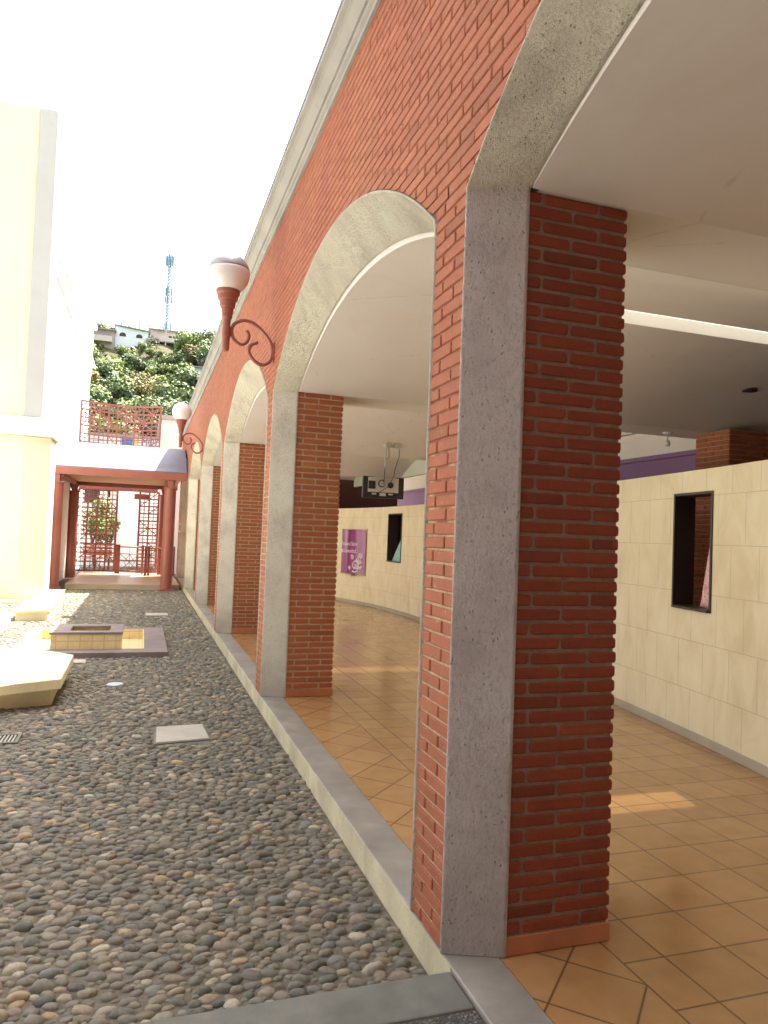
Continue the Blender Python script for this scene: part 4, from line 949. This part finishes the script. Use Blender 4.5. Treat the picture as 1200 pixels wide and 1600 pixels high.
m = MB(); m.box(-1.9*q,4.4*q,yb0-.5,yb0+.99,40.2,40.4); m.build('balcony_slab', M['greywall'], t)
m = MB(); m.box(1.5*q,4.4*q,yb0-.5,yb0-.42,40.41,41.2); m.box(1.45,1.7,yb0-.4,yb0-.15,37.3,42.9); m.build('balcony_parapet', M['cream_wall'], t)
t = hhouse('hill_house', -13.6*q, -8.95*q, yb0-1, 35.5, 41.2, 'greywall', 'unfinished grey block house with a terrace left of the blue house', [(-12.4,-10.4,36.3,37.6)])
m = MB(); m.box(-13.6*q,-9.4*q,yb0-2.2,yb0-1.01,38.7,38.9); m.box(-13.6*q,-9.4*q,yb0-2.2,yb0-2.1,38.91,39.8); m.build('terrace', M['cream_wall'], t)
hhouse('hill_hut', -14.9*q, -11.6*q, yb0+5, 39.5, 42.6, 'greywall', 'small dark hut at the left end of the hilltop', [(-12.6,-11.8,40.6,42.0)])
hhouse('hill_shed', 5.6*q, 8.2*q, yb0, 38.0, 40.2, 'cream_wall', 'low cream wall shed among round trees right of the mast', [])
hhouse('hill_shed', 7.9*.82, 9.9*.82, 139, 29.0, 31.6, 'bluewall', 'small white shed with a blue window lower on the hillside', [(6.9,7.4,29.8,30.7)])
hhouse('hill_shed', 7.2*.85, 10.8*.85, 146, 33.0, 35.2, 'greywall', 'grey shed with a rusty flat roof on the right of the hillside', [(6.6,8.2,33.3,34.6)])
# mast
mt = thing('radio_mast', (2.4,185,42), 'tall thin teal lattice radio mast with antennas on the hilltop', 'mast')
k_ = N('teal_mast'); M['teal_mast'] = k_.out((.17,.33,.40), .7)
mx, my, z0, z1 = 2.15, 185, 44.0, 69.5
m = MB(); rr_ = .38
P3 = [(mx+rr_*math.cos(a), my+rr_*math.sin(a)) for a in (0.5,2.6,4.7)]
for x, y in P3: m.tube([(x,y,z0),(x,y,z1)], .10, 6)
zz = z0; i = 0
while zz < z1-.8:
    for j in range(3):
        a, b = P3[j], P3[(j+1)%3]; m.bar((*a,zz),(*b,zz+.8),.08); m.bar((*a,zz),(*b,zz),.07)
    zz += .8
m.build('lattice_tower', M['teal_mast'], mt)
m = MB()
for (z, w, l) in ((67.0,.75,2.6),(59.5,.7,2.0),(57.5,.8,1.6),(50.5,.8,2.6)):
    for j in range(6 if z > 65 else 3):
        a = j*2*math.pi/(6 if z > 65 else 3)+.3; x, y = mx+w*math.cos(a)*1.1, my+w*math.sin(a)
        m.box(x-.17,x+.17,y-.1,y+.1,z-l/2,z+l/2); m.bar((mx,my,z),(x,y,z),.06)
m.tube([(mx,my,z1),(mx,my,z1+3)], .04, 6); m.build('antenna', M['teal_mast'], mt)
for i, (x, h) in enumerate(((-8.0,4.2),(-4.0,6.2),(-1.9,4.5),(-1.2,3.6),(.3,3.2),(4.6,3.4),(12.4,4.0))):
    m = MB(); z = hz(x,178)-1; m.tube([(x,178,z),(x,178,44.5+h)], .12, 6); m.bar((x-.45,178,44.2+h),(x+.45,178,44.2+h),.09); m.bar((x-.3,178,43.5+h),(x+.3,178,43.5+h),.09)
    o = m.build('antenna_pole', M['dark']); o['label'] = 'thin antenna pole on the hilltop skyline'; o['category'] = 'pole'; o['group'] = 'antenna poles on the hilltop'
for i, (a, b, sag, lab) in enumerate((((-9,44,7.2),(3,43,7.9),.5,'upper overhead power cable across the street beyond the lattice'),((-9,44,6.7),(3,43,7.3),.6,'lower overhead power cable across the street beyond the lattice'))):
    m = MB(); m.tube([(a[0]+(b[0]-a[0])*t/12, a[1]+(b[1]-a[1])*t/12, a[2]+(b[2]-a[2])*t/12 - sag*4*(t/12)*(1-t/12)) for t in range(13)], .02, 6); o = m.build('power_cable', M['black']); o['label'] = lab; o['category'] = 'cable'
for i, (x, y, lab) in enumerate(((-9.6*q, yb0+2, 'black water tank on the roof of the unfinished grey house'),(-4.2*q, yb0+8, 'black water tank behind the pale blue house'))):
    m = MB(); m.lathe((x,y,41.45 if i == 0 else 42.2), [(.5,0),(.55,.1),(.55,.9),(.4,1.1),(.15,1.2)], 16); o = m.build('water_tank', M['black'], smooth=True); o['label'] = lab; o['category'] = 'water tank'
# tree and bushes in the street behind the left gate panel
t = thing('street_tree', (-3.1,34,1.9), 'bright leafy tree seen through the left gate panel', 'tree')
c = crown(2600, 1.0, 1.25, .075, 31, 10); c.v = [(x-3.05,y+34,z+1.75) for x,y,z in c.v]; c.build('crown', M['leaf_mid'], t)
c = trunk(1.9,.08,1.0,4); c.v = [(x-3.05,y+34,z+1.75) for x,y,z in c.v]; c.build('trunk', M['bark'], t)
t = thing('park_bench', (-2.6,31.5,G), 'red slatted park bench behind the left gate panel', 'bench'); m = MB()
for i in range(4): m.box(-3.4,-2.3,31.4+i*.11,31.49+i*.11,.30,.33)
m.build('seat', M['redmetal'], t); m = MB()
for i in range(4): m.box(-3.4,-2.3,31.86,31.89,.42+i*.13,.52+i*.13)
m.build('backrest', M['redmetal'], t)
for x in (-3.3,-2.4): m = MB(); m.box(x-.03,x+.03,31.4,31.9,G,.298); m.build('leg', M['dark'], t)
# ------------------------------------------------------------------ light, world, camera
W_ = bpy.data.worlds.new('World'); S.world = W_; W_.use_nodes = True; nt = W_.node_tree; bg = nt.nodes['Background']
sky = nt.nodes.new('ShaderNodeTexSky'); sky.sky_type = 'NISHITA'; sky.sun_disc = False
sd = Vector((.44,.31,1)).normalized(); el = math.asin(sd.z); az = math.atan2(sd.x, sd.y)
sky.sun_elevation = el; sky.sun_rotation = az; sky.air_density = 1.3; sky.dust_density = 4.5; sky.ozone_density = 1.0
hsv = nt.nodes.new('ShaderNodeHueSaturation'); hsv.inputs['Saturation'].default_value = .35; nt.links.new(sky.outputs[0], hsv.inputs['Color'])
mx_ = nt.nodes.new('ShaderNodeMix'); mx_.data_type = 'RGBA'; mx_.blend_type = 'MULTIPLY'; mx_.inputs['Factor'].default_value = 1; mx_.inputs[7].default_value = (1.0,.955,.90,1)
nt.links.new(hsv.outputs[0], mx_.inputs[6]); nt.links.new(mx_.outputs[2], bg.inputs['Color']); bg.inputs['Strength'].default_value = .62
su = bpy.data.lights.new('sun', 'SUN'); su.energy = 20; su.angle = math.radians(.5); su.color = (1,.95,.86)
so = bpy.data.objects.new('sun', su); COL.objects.link(so); so.rotation_euler = sd.to_track_quat('Z','Y').to_euler()
cam = bpy.data.cameras.new('camera'); co = bpy.data.objects.new('camera', cam); COL.objects.link(co); S.camera = co
yaw, pitch, roll = .3174, .0344, .038
f = Vector((math.sin(yaw)*math.cos(pitch), math.cos(yaw)*math.cos(pitch), math.sin(pitch))); r_ = Vector((math.cos(yaw), -math.sin(yaw), 0)); u_ = r_.cross(f)
r2 = r_*math.cos(roll)+u_*math.sin(roll); u2 = -r_*math.sin(roll)+u_*math.cos(roll)
mtx = Matrix((r2, u2, -f)).transposed().to_4x4(); mtx.translation = Vector((-1.1711, 0, 1.5944)); co.matrix_world = mtx
cam.sensor_fit = 'VERTICAL'; cam.sensor_height = 36; cam.lens = 1144.5/1600*36; cam.clip_start = .05; cam.clip_end = 3000
S.render.resolution_x = 768; S.render.resolution_y = 1024
S.view_settings.view_transform = 'Standard'; S.view_settings.look = 'None'; S.view_settings.exposure = 0
S.cycles.max_bounces = 8; S.cycles.diffuse_bounces = 6; S.cycles.transparent_max_bounces = 8; S.cycles.use_denoising = True
